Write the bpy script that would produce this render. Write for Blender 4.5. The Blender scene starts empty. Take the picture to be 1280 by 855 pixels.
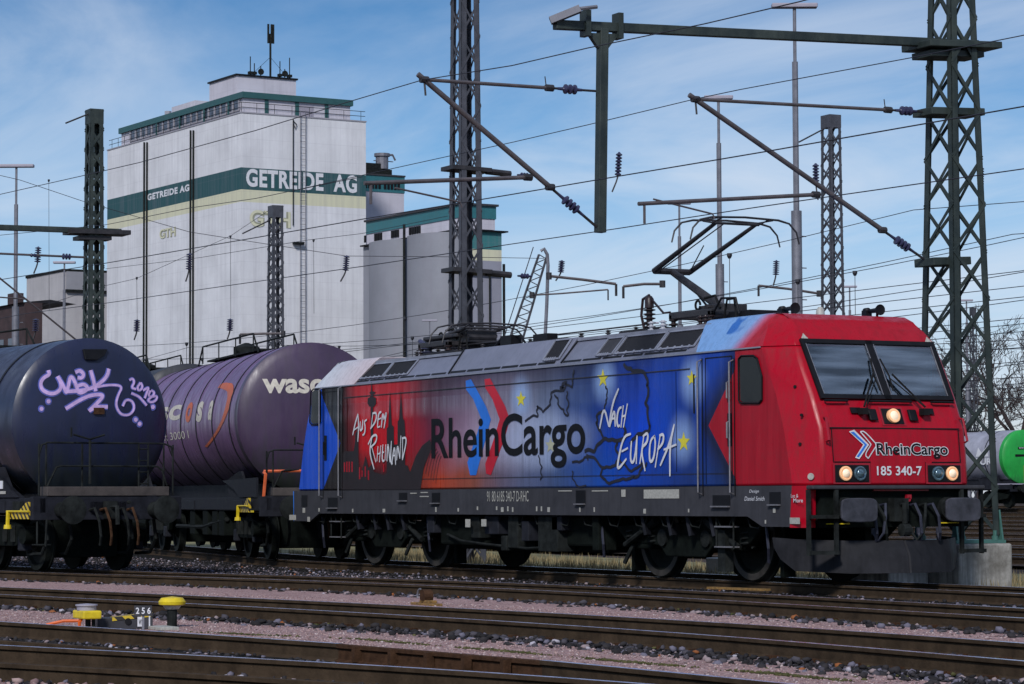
import bpy, bmesh, math, random
import numpy as np
from mathutils import Vector, Matrix
random.seed(7); rng = np.random.default_rng(7)
SC = bpy.context.scene
COL = SC.collection
PI = math.pi

# ------------------------------------------------------------------ camera
CAM = Vector((40.275, -22.476, 1.212)); YAW, PITCH, ROLL, FPX = math.radians(27.691), math.radians(3.271), math.radians(-.223), 3429.9
_f = Vector((-math.cos(YAW)*math.cos(PITCH), math.sin(YAW)*math.cos(PITCH), math.sin(PITCH)))
_r = Vector((math.sin(YAW), math.cos(YAW), 0)); _u = _r.cross(_f)
_c, _s = math.cos(ROLL), math.sin(ROLL)
RT, UP, FW = _c*_r+_s*_u, -_s*_r+_c*_u, _f
camd = bpy.data.cameras.new('camera'); cam = bpy.data.objects.new('camera', camd); COL.objects.link(cam)
camd.sensor_width = 36; camd.lens = FPX/1280*36; camd.clip_end = 6000; camd.clip_start = .5
cam.matrix_world = Matrix(((RT.x, UP.x, -FW.x, CAM.x), (RT.y, UP.y, -FW.y, CAM.y), (RT.z, UP.z, -FW.z, CAM.z), (0, 0, 0, 1)))
SC.camera = cam

# ------------------------------------------------------------------ light
SUN_EL, SUN_AZ = math.radians(36), math.radians(-43)      # azimuth measured from +X towards +Y
world = bpy.data.worlds.new('World'); SC.world = world; world.use_nodes = True
nt = world.node_tree; nt.nodes.clear()
def N(t, typ, **k):
    n = t.nodes.new(typ)
    for a, b in k.items():
        if a.startswith('i_'):
            key = a[2:]; key = int(key) if key.isdigit() else key.replace('_', ' ')
            n.inputs[key].default_value = b
        else: setattr(n, a, b)
    return n
def L(t, a, b): t.links.new(a, b)
def math_(t, op, a, b=None, c=None, clamp=False):
    n = t.nodes.new('ShaderNodeMath'); n.operation = op; n.use_clamp = clamp
    for i, x in enumerate((a, b, c)):
        if x is None: continue
        if isinstance(x, (int, float)): n.inputs[i].default_value = x
        else: t.links.new(x, n.inputs[i])
    return n.outputs[0]
def mixc(t, fac, a, b, blend='MIX'):
    n = t.nodes.new('ShaderNodeMix'); n.data_type = 'RGBA'; n.blend_type = blend
    for i, x in ((0, fac), (6, a), (7, b)):
        if isinstance(x, (int, float)): n.inputs[i].default_value = x
        elif isinstance(x, (tuple, list)): n.inputs[i].default_value = (*x[:3], 1)
        else: t.links.new(x, n.inputs[i])
    return n.outputs[2]
def ramp(t, fac, stops, interp='LINEAR'):
    n = t.nodes.new('ShaderNodeValToRGB'); cr = n.color_ramp; cr.interpolation = interp
    while len(cr.elements) > 1: cr.elements.remove(cr.elements[-1])
    for i, (p, c) in enumerate(stops):
        e = cr.elements[0] if i == 0 else cr.elements.new(p)
        e.position = p; e.color = (c, c, c, 1) if isinstance(c, (int, float)) else (*c[:3], 1)
    t.links.new(fac, n.inputs[0]); return n.outputs[0]
sky = N(nt, 'ShaderNodeTexSky', sky_type='NISHITA', sun_disc=False, sun_elevation=SUN_EL, sun_rotation=PI/2-SUN_AZ,
        altitude=20, air_density=1.0, dust_density=.6, ozone_density=2.2)
tc = N(nt, 'ShaderNodeTexCoord')
sep = N(nt, 'ShaderNodeSeparateXYZ'); L(nt, tc.outputs['Generated'], sep.inputs[0])
# project the view direction on a cloud deck, so that streaks flatten towards the horizon
zz = math_(nt, 'ADD', math_(nt, 'MAXIMUM', sep.outputs[2], 0.0), .10)
cx_ = math_(nt, 'DIVIDE', sep.outputs[0], zz); cy_ = math_(nt, 'DIVIDE', sep.outputs[1], zz)
comb = N(nt, 'ShaderNodeCombineXYZ'); L(nt, cx_, comb.inputs[0]); L(nt, cy_, comb.inputs[1])
mp = N(nt, 'ShaderNodeMapping'); mp.inputs['Rotation'].default_value = (0, 0, math.radians(35)); mp.inputs['Scale'].default_value = (.7, 1.5, 1); mp.inputs['Location'].default_value = (6, -4, 0)
L(nt, comb.outputs[0], mp.inputs[0])
n1 = N(nt, 'ShaderNodeTexNoise', i_Scale=1.0, i_Detail=9, i_Roughness=.58, i_Distortion=1.1); L(nt, mp.outputs[0], n1.inputs[0])
n2 = N(nt, 'ShaderNodeTexNoise', i_Scale=.45, i_Detail=4, i_Roughness=.5, i_Distortion=.3); L(nt, mp.outputs[0], n2.inputs[0])
cl = math_(nt, 'ADD', math_(nt, 'MULTIPLY', n1.outputs[0], .55), math_(nt, 'MULTIPLY', n2.outputs[0], .45))
low = ramp(nt, sep.outputs[2], [(0, .10), (.09, .06), (.2, -.0 if False else 0.0), (1, 0)])
cl = math_(nt, 'ADD', cl, low)
clf = ramp(nt, cl, [(.42, 0), (.49, .22), (.57, .62), (.67, 1)])
tint = mixc(nt, 1.0, sky.outputs[0], ramp(nt, sep.outputs[2], [(0, (.88, .86, 1.10)), (.06, (.66, .78, 1.02)), (.12, (.44, .66, .90)), (.21, (.20, .42, .64)), (.6, (.40, .62, .85))]), 'MULTIPLY')
cloudc = mixc(nt, ramp(nt, sep.outputs[2], [(0, 0), (.2, 1)]), (6.2, 7.2, 8.4), (5.6, 6.4, 7.8))
skyc = mixc(nt, math_(nt, 'MULTIPLY', clf, .8), tint, cloudc)
bg = N(nt, 'ShaderNodeBackground'); bg.inputs[1].default_value = .107; L(nt, skyc, bg.inputs[0])
wo = N(nt, 'ShaderNodeOutputWorld'); L(nt, bg.outputs[0], wo.inputs[0])
sund = bpy.data.lights.new('sun', 'SUN'); sund.energy = 3.0; sund.angle = math.radians(8.0); sund.color = (1, .975, .94)
sun = bpy.data.objects.new('sun', sund); COL.objects.link(sun)
sd = Vector((math.cos(SUN_EL)*math.cos(SUN_AZ), math.cos(SUN_EL)*math.sin(SUN_AZ), math.sin(SUN_EL)))
sun.rotation_euler = sd.to_track_quat('Z', 'Y').to_euler()
SC.view_settings.view_transform = 'Standard'; SC.view_settings.look = 'None'; SC.view_settings.exposure = 0; SC.view_settings.gamma = 1
SC.render.engine = 'CYCLES'; SC.render.resolution_x = 1024; SC.render.resolution_y = 684

# ------------------------------------------------------------------ helpers
def ray(x, y): return FW+RT*((x-640)/FPX)-UP*((y-427.5)/FPX)
def wp(x, y, X=None, Y=None, Z=None, D=None):
    """pixel of the 1280-wide photograph -> point in the world on a plane or at a depth"""
    d = ray(x, y)
    t = D if D is not None else (X-CAM.x)/d.x if X is not None else (Y-CAM.y)/d.y if Y is not None else (Z-CAM.z)/d.z
    return CAM+d*t
def pxm(D): return FPX/D
class MB:
    def __init__(s): s.v = []; s.f = []; s.m = []
    def add(s, vs, fs, mi=0):
        o = len(s.v); s.v += [tuple(v) for v in vs]; s.f += [tuple(i+o for i in f) for f in fs]; s.m += [mi]*len(fs); return s
    def box(s, x0, x1, y0, y1, z0, z1, mi=0):
        return s.add([(x0,y0,z0),(x1,y0,z0),(x1,y1,z0),(x0,y1,z0),(x0,y0,z1),(x1,y0,z1),(x1,y1,z1),(x0,y1,z1)],
                     [(0,3,2,1),(4,5,6,7),(0,1,5,4),(1,2,6,5),(2,3,7,6),(3,0,4,7)], mi)
    def bar(s, p, q, w, h, up=(0,0,1), mi=0):
        p, q = Vector(p), Vector(q); d = (q-p).normalized(); u = Vector(up)
        if abs(d.dot(u)) > .99: u = Vector((1,0,0))
        a = d.cross(u).normalized(); b = a.cross(d).normalized()
        vs = [e+a*i*w/2+b*j*h/2 for e in (p, q) for i, j in ((-1,-1),(1,-1),(1,1),(-1,1))]
        return s.add(vs, [(0,1,2,3),(7,6,5,4),(0,4,5,1),(1,5,6,2),(2,6,7,3),(3,7,4,0)], mi)
    def tube(s, pts, r, n=8, mi=0, caps=True):
        pts = [Vector(p) for p in pts]; rs = r if isinstance(r, (list, tuple)) else [r]*len(pts)
        d0 = (pts[1]-pts[0]).normalized(); a = d0.cross(Vector((0,0,1)))
        if a.length < .05: a = d0.cross(Vector((1,0,0)))
        a.normalize(); vs = []
        for i, p in enumerate(pts):
            d = (pts[min(i+1, len(pts)-1)]-pts[max(i-1, 0)]).normalized()
            a = (a-d*a.dot(d)).normalized(); b = d.cross(a)
            vs += [p+(a*math.cos(2*PI*k/n)+b*math.sin(2*PI*k/n))*rs[i] for k in range(n)]
        fs = [(i*n+k, i*n+(k+1) % n, (i+1)*n+(k+1) % n, (i+1)*n+k) for i in range(len(pts)-1) for k in range(n)]
        if caps: fs += [tuple(range(n-1, -1, -1)), tuple((len(pts)-1)*n+k for k in range(n))]
        return s.add(vs, fs, mi)
    def lathe(s, c, ax, prof, n=24, mi=0, closed=True):
        c, ax = Vector(c), Vector(ax).normalized(); a = ax.orthogonal().normalized(); b = ax.cross(a); vs = []
        for t, r in prof: vs += [c+ax*t+(a*math.cos(2*PI*k/n)+b*math.sin(2*PI*k/n))*max(r, 1e-4) for k in range(n)]
        m = len(prof)
        fs = [(i*n+k, i*n+(k+1) % n, (i+1)*n+(k+1) % n, (i+1)*n+k) for i in range(m-1) for k in range(n)]
        if closed: fs += [tuple(range(n-1, -1, -1)), tuple((m-1)*n+k for k in range(n))]
        return s.add(vs, fs, mi)
    def prism(s, poly, ext, mi=0):
        ext = Vector(ext); n = len(poly); P = [Vector(p) for p in poly]
        return s.add(P+[p+ext for p in P], [tuple(range(n)), tuple(range(2*n-1, n-1, -1))]+[((i+1) % n, i, n+i, n+(i+1) % n) for i in range(n)], mi)
    def face(s, poly, mi=0): return s.add([tuple(p) for p in poly], [tuple(range(len(poly)))], mi)
    def loft(s, rings, mi=0, caps=True, closed=True, skip=()):
        n = len(rings[0]); vs = [p for r in rings for p in r]; fs = []
        for i in range(len(rings)-1):
            for k in range(n if closed else n-1):
                if (i, k) in skip: continue
                fs.append((i*n+k, i*n+(k+1) % n, (i+1)*n+(k+1) % n, (i+1)*n+k))
        if caps: fs += [tuple(range(n-1, -1, -1)), tuple((len(rings)-1)*n+k for k in range(n))]
        return s.add(vs, fs, mi)
    def ribbon(s, pts, w, nrm, mi=0, maxseg=None, taper=True):
        """flat painted stroke"""
        pts = [Vector(p) for p in pts]; nrm = Vector(nrm).normalized()
        # smooth once (Chaikin), keeps the hand-written look
        for _ in range(2 if maxseg is None else 2):
            if len(pts) > 2:
                q = [pts[0]]
                for a, b in zip(pts, pts[1:]): q += [a*.75+b*.25, a*.25+b*.75]
                q.append(pts[-1]); pts = q
        n = len(pts); vs = []
        for i, p in enumerate(pts):
            d = (pts[min(i+1, n-1)]-pts[max(i-1, 0)]).normalized(); a = nrm.cross(d).normalized()
            t = i/(n-1); ww = w*(.55+.45*math.sin(PI*min(1, max(0, t*.9+.05)))) if taper else w
            vs += [p+a*ww/2, p-a*ww/2]
        return s.add(vs, [(2*i+1, 2*i+3, 2*i+2, 2*i) for i in range(n-1)], mi)
    def build(s, name, mats, parent=None, smooth=None, bevel=None):
        me = bpy.data.meshes.new(name); me.from_pydata(s.v, [], s.f)
        mats = mats if isinstance(mats, (list, tuple)) else [mats]
        for m in mats: me.materials.append(m)
        if len(mats) > 1: me.polygons.foreach_set('material_index', s.m)
        me.update(); o = bpy.data.objects.new(name, me); COL.objects.link(o)
        if parent: o.parent = parent
        if smooth is not None:
            me.polygons.foreach_set('use_smooth', [True]*len(me.polygons)); me.set_sharp_from_angle(angle=math.radians(smooth))
        if bevel:
            b = o.modifiers.new('bevel', 'BEVEL'); b.width = bevel; b.segments = 2; b.limit_method = 'ANGLE'; b.angle_limit = math.radians(35)
        return o
def tag(o, label=None, cat=None, group=None, kind=None):
    if label: o['label'] = label
    if cat: o['category'] = cat
    if group: o['group'] = group
    if kind: o['kind'] = kind
    return o
def thing(name, label, cat, loc=(0,0,0), rz=0, group=None):
    o = bpy.data.objects.new(name, None); o.empty_display_size = .3; COL.objects.link(o); o.location = loc; o.rotation_euler = (0, 0, rz)
    return tag(o, label, cat, group)
def copy_tree(o, parent=None):
    c = o.copy(); COL.objects.link(c)
    if parent: c.parent = parent
    for ch in list(o.children): copy_tree(ch, c)
    return c
def lmat(root): return Matrix.Translation(root.location) @ root.rotation_euler.to_matrix().to_4x4()
def on(root, px, py, axis, val):
    """where the sight line of a pixel meets a local plane of a thing"""
    inv = lmat(root).inverted(); o = inv @ CAM; d = (inv.to_3x3()) @ ray(px, py)
    return o+d*((val-o[axis])/d[axis])

# ------------------------------------------------------------------ materials
def s2l(c): return tuple((x/255/12.92 if x/255 <= .04045 else ((x/255+.055)/1.055)**2.4) for x in c)
def base_mat(name, rough=.6, metal=0, spec=.5):
    m = bpy.data.materials.new(name); m.use_nodes = True; t = m.node_tree; b = t.nodes['Principled BSDF']
    b.inputs['Roughness'].default_value = rough; b.inputs['Metallic'].default_value = metal; b.inputs['Specular IOR Level'].default_value = spec
    return m, t, b
def mat(name, col, rough=.6, metal=0, var=.18, scale=4, bump=0, streak=0, col2=None, spec=.5, bscale=None):
    m, t, b = base_mat(name, rough, metal, spec)
    tc = N(t, 'ShaderNodeTexCoord')
    n = N(t, 'ShaderNodeTexNoise', i_Scale=scale, i_Detail=6, i_Roughness=.65); L(t, tc.outputs['Object'], n.inputs[0])
    lo = tuple(c*(1-var) for c in col); hi = col2 or tuple(min(1, c*(1+var)) for c in col)
    c = ramp(t, n.outputs[0], [(.32, lo), (.68, hi)])
    if streak:
        mpn = N(t, 'ShaderNodeMapping'); mpn.inputs['Scale'].default_value = (9, 9, .5); L(t, tc.outputs['Object'], mpn.inputs[0])
        n3 = N(t, 'ShaderNodeTexNoise', i_Scale=1.2, i_Detail=5, i_Roughness=.6); L(t, mpn.outputs[0], n3.inputs[0])
        c = mixc(t, math_(t, 'MULTIPLY', ramp(t, n3.outputs[0], [(.45, 0), (.7, 1)]), streak), c, tuple(x*.45 for x in col))
    L(t, c, b.inputs['Base Color'])
    r = ramp(t, n.outputs[0], [(.3, max(0, rough-.08)), (.7, min(1, rough+.1))]); L(t, r, b.inputs['Roughness'])
    if bump:
        n4 = N(t, 'ShaderNodeTexNoise', i_Scale=bscale or scale*6, i_Detail=5); L(t, tc.outputs['Object'], n4.inputs[0])
        bn = N(t, 'ShaderNodeBump', i_Strength=bump, i_Distance=.02); L(t, n4.outputs[0], bn.inputs['Height']); L(t, bn.outputs[0], b.inputs['Normal'])
    return m
def emis(name, col, strength, spec=.5):
    m, t, b = base_mat(name, .3); b.inputs['Base Color'].default_value = (*col, 1)
    b.inputs['Emission Color'].default_value = (*col, 1); b.inputs['Emission Strength'].default_value = strength; return m
M = {}
M['green_steel'] = mat('green_painted_steel', (.018, .032, .032), .55, 0, .45, 2.2, .15, .5, (.040, .052, .046))
M['green_steel_light'] = mat('pale_green_steel', (.05, .14, .12), .5, 0, .25, 3, .1, .3)
M['galv'] = mat('weathered_galvanised_steel', (.075, .075, .09), .5, .3, .35, 2.5, .1, .3)
M['dark_steel'] = mat('dark_steel', (.035, .032, .036), .5, .3, .4, 5, .1)
M['tube_steel'] = mat('cantilever_tube_steel', (.10, .085, .09), .45, .3, .25, 5)
M['wire'] = mat('copper_wire_dark', (.022, .022, .03), .5, .2, .2, 5)
M['insul'] = mat('brown_blue_insulator_glaze', (.03, .03, .07), .2, 0, .3, 12)
M['insul_red'] = mat('reddish_insulator', (.028, .014, .014), .35, 0, .3, 12)
M['under'] = mat('grimy_underframe_black', (.0055, .0075, .0065), .8, 0, .5, 6, .2, spec=.08)
M['under2'] = mat('grimy_grey_running_gear', (.015, .017, .017), .75, 0, .6, 5, .25, spec=.08)
M['wheel'] = mat('wheel_steel_grimy', (.010, .012, .011), .65, .1, .5, 8, .1, spec=.08)
M['rimsteel'] = mat('wheel_rim_painted_light', (.045, .040, .036), .55, .3, .5, 6, .1)  # brighter ring: arcs of light on the wheels put into the rim colour
M['tread'] = mat('wheel_tread_bright', (.35, .33, .33), .35, .8, .2, 8)
M['skirt'] = mat('dark_grey_solebar_paint', (.044, .044, .052), .6, 0, .2, 3, .05, .3, spec=.15)
M['roof_grey'] = mat('blue_grey_roof_panels', (.17, .18, .245), .45, .1, .16, 1.3, .03, .25)
M['roof_dark'] = mat('dark_grille', (.022, .022, .026), .6, .1, .3, 30, .3, spec=.08)
M['roof_trim'] = mat('roof_edge_trim', (.26, .27, .33), .4, .3, .2, 4)
M['black'] = mat('black_paint', (.006, .006, .008), .5, 0, .3, 6, spec=.2)
M['black_matt'] = mat('black_rubber', (.008, .008, .009), .8, 0, .3, 6, spec=.2)
M['white'] = mat('white_lettering', (.62, .62, .66), .5, 0, .12, 10)
M['pale'] = mat('pale_plate', (.36, .35, .32), .55, 0, .25, 30)
M['dirty_white'] = mat('dirty_white_lettering', (.55, .50, .43), .6, 0, .2, 8)
M['steel_bright'] = mat('brushed_handrail_steel', (.25, .24, .26), .4, .6, .15, 10)
M['red'] = mat('red_cab_paint', (.36, .002, .014), .32, 0, .10, 2, .02, .12, spec=.3)
M['red_dark'] = mat('red_trim', (.30, .006, .018), .4, 0, .15, 3)
M['rust'] = mat('rust_brown', (.055, .028, .016), .85, 0, .4, 14, .4, spec=.08)
M['rust_ochre'] = mat('ochre_rust', (.20, .11, .03), .8, 0, .45, 20, .4)
M['railside'] = mat('rail_side_rust', (.046, .031, .020), .8, 0, .35, 5, .3, spec=.08)
M['railtop'] = mat('rail_head_polished', (.78, .75, .95), .27, .85, .12, 7)
M['railtop_dull'] = mat('rail_head_dull', (.25, .23, .25), .5, .5, .2, 7)
M['yellow'] = mat('signal_yellow_paint', (.62, .46, .01), .5, 0, .15, 12)
M['orange'] = mat('orange_cable', (.60, .10, .01), .5, 0, .15, 12)
M['orange_dark'] = mat('orange_handrail_paint', (.62, .12, .04), .5, 0, .2, 12)
M['sleeper'] = mat('weathered_sleeper', (.055, .045, .040), .9, 0, .35, 9, .4, spec=.08)
M['brick'] = mat('dark_brick_and_slate', (.045, .026, .028), .85, 0, .35, 1.2, .2)
M['lampw'] = mat('lamp_head_pale', (.30, .28, .34), .5, 0, .1, 3)
M['pole'] = mat('lamp_pole_grey', (.17, .17, .20), .5, .3, .2, 3)
M['teal'] = mat('teal_fascia_paint', (.022, .085, .09), .5, 0, .15, 1)
M['teal_bright'] = mat('bright_teal_cladding', (.025, .14, .165), .45, 0, .12, 1, 0, .2)
M['plasterd'] = mat('grey_plaster', (.30, .29, .33), .8, 0, .12, .6, .05, .2)
M['glass_dark'] = mat('dark_window_glass', (.006, .007, .008), .15, 0, .3, 3, spec=.25)
M['win_far'] = mat('far_window_glass', (.05, .06, .09), .2, 0, .4, 1, spec=.8)
M['star'] = mat('yellow_star_paint', (.62, .55, .04), .45, 0, .1, 8)
M['star_pale'] = mat('faded_star_paint', (.42, .42, .30), .5, 0, .1, 8)
M['art_blue'] = mat('bright_blue_chevron_paint', (.02, .16, .62), .42, 0, .15, 3, 0, .15)
M['art_red'] = mat('red_chevron_paint', (.48, .012, .03), .42, 0, .12, 3, 0, .15)
M['silhouette'] = mat('black_skyline_paint', (.018, .012, .014), .5, 0, .3, 2)
M['mapline'] = mat('map_outline_paint', (.012, .012, .022), .5, 0, .3, 4)
M['spray'] = mat('white_violet_spray_paint', (.55, .38, .68), .6, 0, .2, 9)
M['spray_edge'] = mat('blue_spray_mist', (.10, .12, .42), .7, 0, .3, 9)
M['was_orange'] = mat('orange_swoosh_paint', (.50, .10, .03), .5, 0, .15, 3, 0, .3)
M['seat'] = mat('cab_seat_fabric', (.22, .20, .21), .9)
M['interior'] = mat('cab_interior_grey', (.06, .07, .09), .8)

M['lamp_lit'] = emis('lit_headlamp_reflector', (1.0, .55, .28), .14)
M['lamp_glow'] = emis('lit_headlamp_lens', (1.0, .78, .56), .24)
M['lens'] = mat('clear_lens', (.10, .16, .20), .08, .4, .5, 30, spec=1)
M['plough'] = mat('plough_grey', (.022, .022, .026), .6, 0, .35, 2.5, .1, .4, spec=.08)
M['buffer'] = mat('greasy_buffer_plate', (.040, .040, .052), .5, .1, .6, 3.5, .1)
M['hose'] = mat('blue_black_hose', (.02, .022, .04), .6, 0, .3, 10)
def windscreen_mat():
    m, t, b = base_mat('tinted_windscreen_glass', .04); t.nodes.remove(b)
    g = N(t, 'ShaderNodeBsdfGlossy', i_Roughness=.06); g.inputs[0].default_value = (.75, .82, .90, 1)
    tr = N(t, 'ShaderNodeBsdfTransparent'); tr.inputs[0].default_value = (.55, .65, .72, 1)
    tc = N(t, 'ShaderNodeTexCoord'); mpn = N(t, 'ShaderNodeMapping'); mpn.inputs['Scale'].default_value = (1, .8, 9); L(t, tc.outputs['Object'], mpn.inputs[0])
    n = N(t, 'ShaderNodeTexNoise', i_Scale=.8, i_Detail=3); L(t, mpn.outputs[0], n.inputs[0])
    mx = N(t, 'ShaderNodeMixShader'); L(t, ramp(t, n.outputs[0], [(.38, .12), (.66, .38)]), mx.inputs[0]); L(t, tr.outputs[0], mx.inputs[1]); L(t, g.outputs[0], mx.inputs[2])
    L(t, mx.outputs[0], t.nodes['Material Output'].inputs[0]); return m
M['windscreen'] = windscreen_mat()

def livery_mat():
    m, t, b = base_mat('sprayed_livery_paint', .38, 0, .25)
    tc = N(t, 'ShaderNodeTexCoord'); sp = N(t, 'ShaderNodeSeparateXYZ'); L(t, tc.outputs['Object'], sp.inputs[0]); X, Y, Z = sp.outputs
    nz = N(t, 'ShaderNodeTexNoise', i_Scale=.8, i_Detail=3); L(t, tc.outputs['Object'], nz.inputs[0])
    Xw = math_(t, 'ADD', X, math_(t, 'MULTIPLY', math_(t, 'SUBTRACT', nz.outputs[0], .5), 1.2))
    u = math_(t, 'DIVIDE', math_(t, 'ADD', Xw, 9), 18)
    def q(x): return (x+9)/18
    A = {-6.7:(.010,.006,.006), -6.1:(.14,.004,.008), -5.5:(.52,.002,.008), -4.3:(.54,.002,.010), -3.6:(.30,.006,.02), -3.0:(.15,.014,.04),
         -2.4:(.16,.06,.11), -1.4:(.32,.22,.32), -.6:(.42,.34,.46), .6:(.38,.37,.50), 1.4:(.22,.28,.44), 2.2:(.06,.12,.34), 3.0:(.015,.06,.30),
         3.7:(.002,.045,.42), 4.6:(.002,.06,.60), 5.3:(.002,.055,.44), 5.9:(.006,.035,.22), 6.6:(.003,.05,.42)}
    mid = ramp(t, u, [(q(k), v) for k, v in A.items()])
    T = {-6.7:(.010,.006,.006), -5.9:(.42,.002,.008), -4.3:(.44,.003,.01), -3.2:(.09,.012,.022), -2.2:(.045,.018,.035), -.6:(.055,.045,.085), 1.2:(.045,.04,.075), 2.6:(.016,.02,.055), 4.0:(.004,.03,.22), 5.3:(.003,.035,.26), 6.6:(.003,.045,.34)}
    top = ramp(t, u, [(q(k), v) for k, v in T.items()])
    B = {-6.7:(.010,.006,.006), -5.0:(.018,.008,.01), -4.3:(.02,.008,.01), -3.6:(.18,.02,.012), -2.4:(.42,.05,.02), -1.2:(.26,.075,.05), -.4:(.14,.10,.14), .8:(.10,.12,.22), 2.0:(.05,.09,.22), 3.0:(.01,.07,.36), 4.0:(.004,.055,.42), 6.0:(.006,.03,.17), 6.6:(.006,.04,.2)}
    bot = ramp(t, u, [(q(k), v) for k, v in B.items()])
    nn = math_(t, 'MULTIPLY', math_(t, 'SUBTRACT', nz.outputs[0], .5), .5); Zw = math_(t, 'ADD', Z, nn)
    ft = ramp(t, math_(t, 'SUBTRACT', Zw, 2.35), [(0, 0), (.95, 1)])
    fb = ramp(t, math_(t, 'SUBTRACT', 2.15, Zw), [(0, 0), (.55, 1)])
    c = mixc(t, ft, mid, top); c = mixc(t, fb, c, bot)
    # glow sprayed around each star
    for sx, sz in ((.59, 2.84), (3.37, 3.02), (5.98, 2.92), (5.66, 2.08), (1.62, 2.06)):
        d = math_(t, 'SQRT', math_(t, 'ADD', math_(t, 'POWER', math_(t, 'ABSOLUTE', math_(t, 'SUBTRACT', X, sx)), 2), math_(t, 'POWER', math_(t, 'ABSOLUTE', math_(t, 'SUBTRACT', Z, sz)), 2)))
        c = mixc(t, math_(t, 'MULTIPLY', ramp(t, d, [(.08, .75), (.5, 0)], 'EASE'), 1), c, (.28, .42, .72))
    # pale sprayed halo round the big name
    hd = math_(t, 'SQRT', math_(t, 'ADD', math_(t, 'POWER', math_(t, 'ABSOLUTE', math_(t, 'DIVIDE', math_(t, 'SUBTRACT', X, 1.25), 2.2)), 2), math_(t, 'POWER', math_(t, 'ABSOLUTE', math_(t, 'DIVIDE', math_(t, 'SUBTRACT', Z, 2.18), .62)), 2)))
    c = mixc(t, ramp(t, math_(t, 'ADD', hd, math_(t, 'MULTIPLY', math_(t, 'SUBTRACT', nz.outputs[0], .5), .5)), [(.35, .75), (1.0, 0)], 'EASE'), c, (.34, .40, .58))
    # lower panel line tone
    c = mixc(t, math_(t, 'MULTIPLY', math_(t, 'LESS_THAN', math_(t, 'ABSOLUTE', math_(t, 'SUBTRACT', Z, 1.56)), .012), .7), c, (.01, .01, .012))
    # arrows on both cab sides
    az = math_(t, 'MULTIPLY', math_(t, 'ABSOLUTE', math_(t, 'SUBTRACT', Z, 2.26)), .93)
    fl = math_(t, 'SUBTRACT', math_(t, 'SUBTRACT', -6.62, az), X)       # >0 inside the blue arrow
    fr = math_(t, 'SUBTRACT', X, math_(t, 'ADD', 6.40, az))             # >0 inside the red arrow
    c = mixc(t, ramp(t, fl, [(0, 0), (.002, 0), (.01, 0)]) if False else math_(t, 'MULTIPLY', math_(t, 'GREATER_THAN', X, 6.2), ramp(t, math_(t, 'ADD', fr, .8), [(.15, 0), (.7, .85)])), c, (.006, .006, .010))
    c = mixc(t, math_(t, 'GREATER_THAN', fr, 0), c, (.36, .002, .014))
    c = mixc(t, math_(t, 'GREATER_THAN', fl, 0), c, (.002, .07, .56))
    c = mixc(t, math_(t, 'LESS_THAN', X, -7.5), c, (.002, .07, .56))
    c = mixc(t, math_(t, 'GREATER_THAN', X, 7.13), c, (.36, .002, .014))
    # roof of the two cabs
    up = math_(t, 'GREATER_THAN', Z, 3.335)
    rf = ramp(t, math_(t, 'SUBTRACT', math_(t, 'ADD', X, math_(t, 'MULTIPLY', math_(t, 'SUBTRACT', Z, 3.6), -.5)), 6.75), [(.0, (.17, .33, .62)), (.35, (.20, .33, .60)), (.62, (.42, .07, .13)), (.75, (.36, .002, .014))])
    rn = N(t, 'ShaderNodeTexNoise', i_Scale=2.2, i_Detail=1); L(t, tc.outputs['Object'], rn.inputs[0])
    sm = math_(t, 'MULTIPLY', ramp(t, rn.outputs[0], [(.56, 0), (.60, 1)]), math_(t, 'LESS_THAN', math_(t, 'ABSOLUTE', math_(t, 'SUBTRACT', X, 6.95)), .35))
    rf = mixc(t, sm, rf, (.02, .12, .42))
    rr = ramp(t, math_(t, 'DIVIDE', math_(t, 'ADD', X, 8.8), 2.6), [(0, (.30, .42, .62)), (.35, (.52, .56, .62)), (1, (.55, .47, .50))])
    c = mixc(t, up, c, mixc(t, math_(t, 'GREATER_THAN', X, 0), rr, rf))
    # grime: vertical streaks
    mpn = N(t, 'ShaderNodeMapping'); mpn.inputs['Scale'].default_value = (7, 7, .35); L(t, tc.outputs['Object'], mpn.inputs[0])
    n3 = N(t, 'ShaderNodeTexNoise', i_Scale=1.3, i_Detail=6, i_Roughness=.65); L(t, mpn.outputs[0], n3.inputs[0])
    c = mixc(t, math_(t, 'MULTIPLY', ramp(t, n3.outputs[0], [(.46, 0), (.76, 1)]), .30), c, (.015, .013, .015))
    n5 = N(t, 'ShaderNodeTexNoise', i_Scale=9, i_Detail=5); L(t, tc.outputs['Object'], n5.inputs[0])
    c = mixc(t, math_(t, 'MULTIPLY', ramp(t, n5.outputs[0], [(.5, 0), (.8, 1)]), .14), c, (.05, .045, .045))
    n6 = N(t, 'ShaderNodeTexNoise', i_Scale=55, i_Detail=2); L(t, tc.outputs['Object'], n6.inputs[0])     # brake dust and insects on the nose
    c = mixc(t, math_(t, 'MULTIPLY', math_(t, 'MULTIPLY', ramp(t, n6.outputs[0], [(.60, 0), (.68, 1)]), ramp(t, math_(t, 'SUBTRACT', 2.5, Z), [(0, .3), (1, 1)])), .45), c, (.05, .03, .025))
    L(t, c, b.inputs['Base Color'])
    L(t, ramp(t, n3.outputs[0], [(.35, .24), (.75, .6)]), b.inputs['Roughness'])
    nb = N(t, 'ShaderNodeTexNoise', i_Scale=1.1, i_Detail=2); L(t, tc.outputs['Object'], nb.inputs[0])
    bn = N(t, 'ShaderNodeBump', i_Strength=.12, i_Distance=.05); L(t, nb.outputs[0], bn.inputs['Height']); L(t, bn.outputs[0], b.inputs['Normal'])
    return m
M['livery'] = livery_mat()

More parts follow.
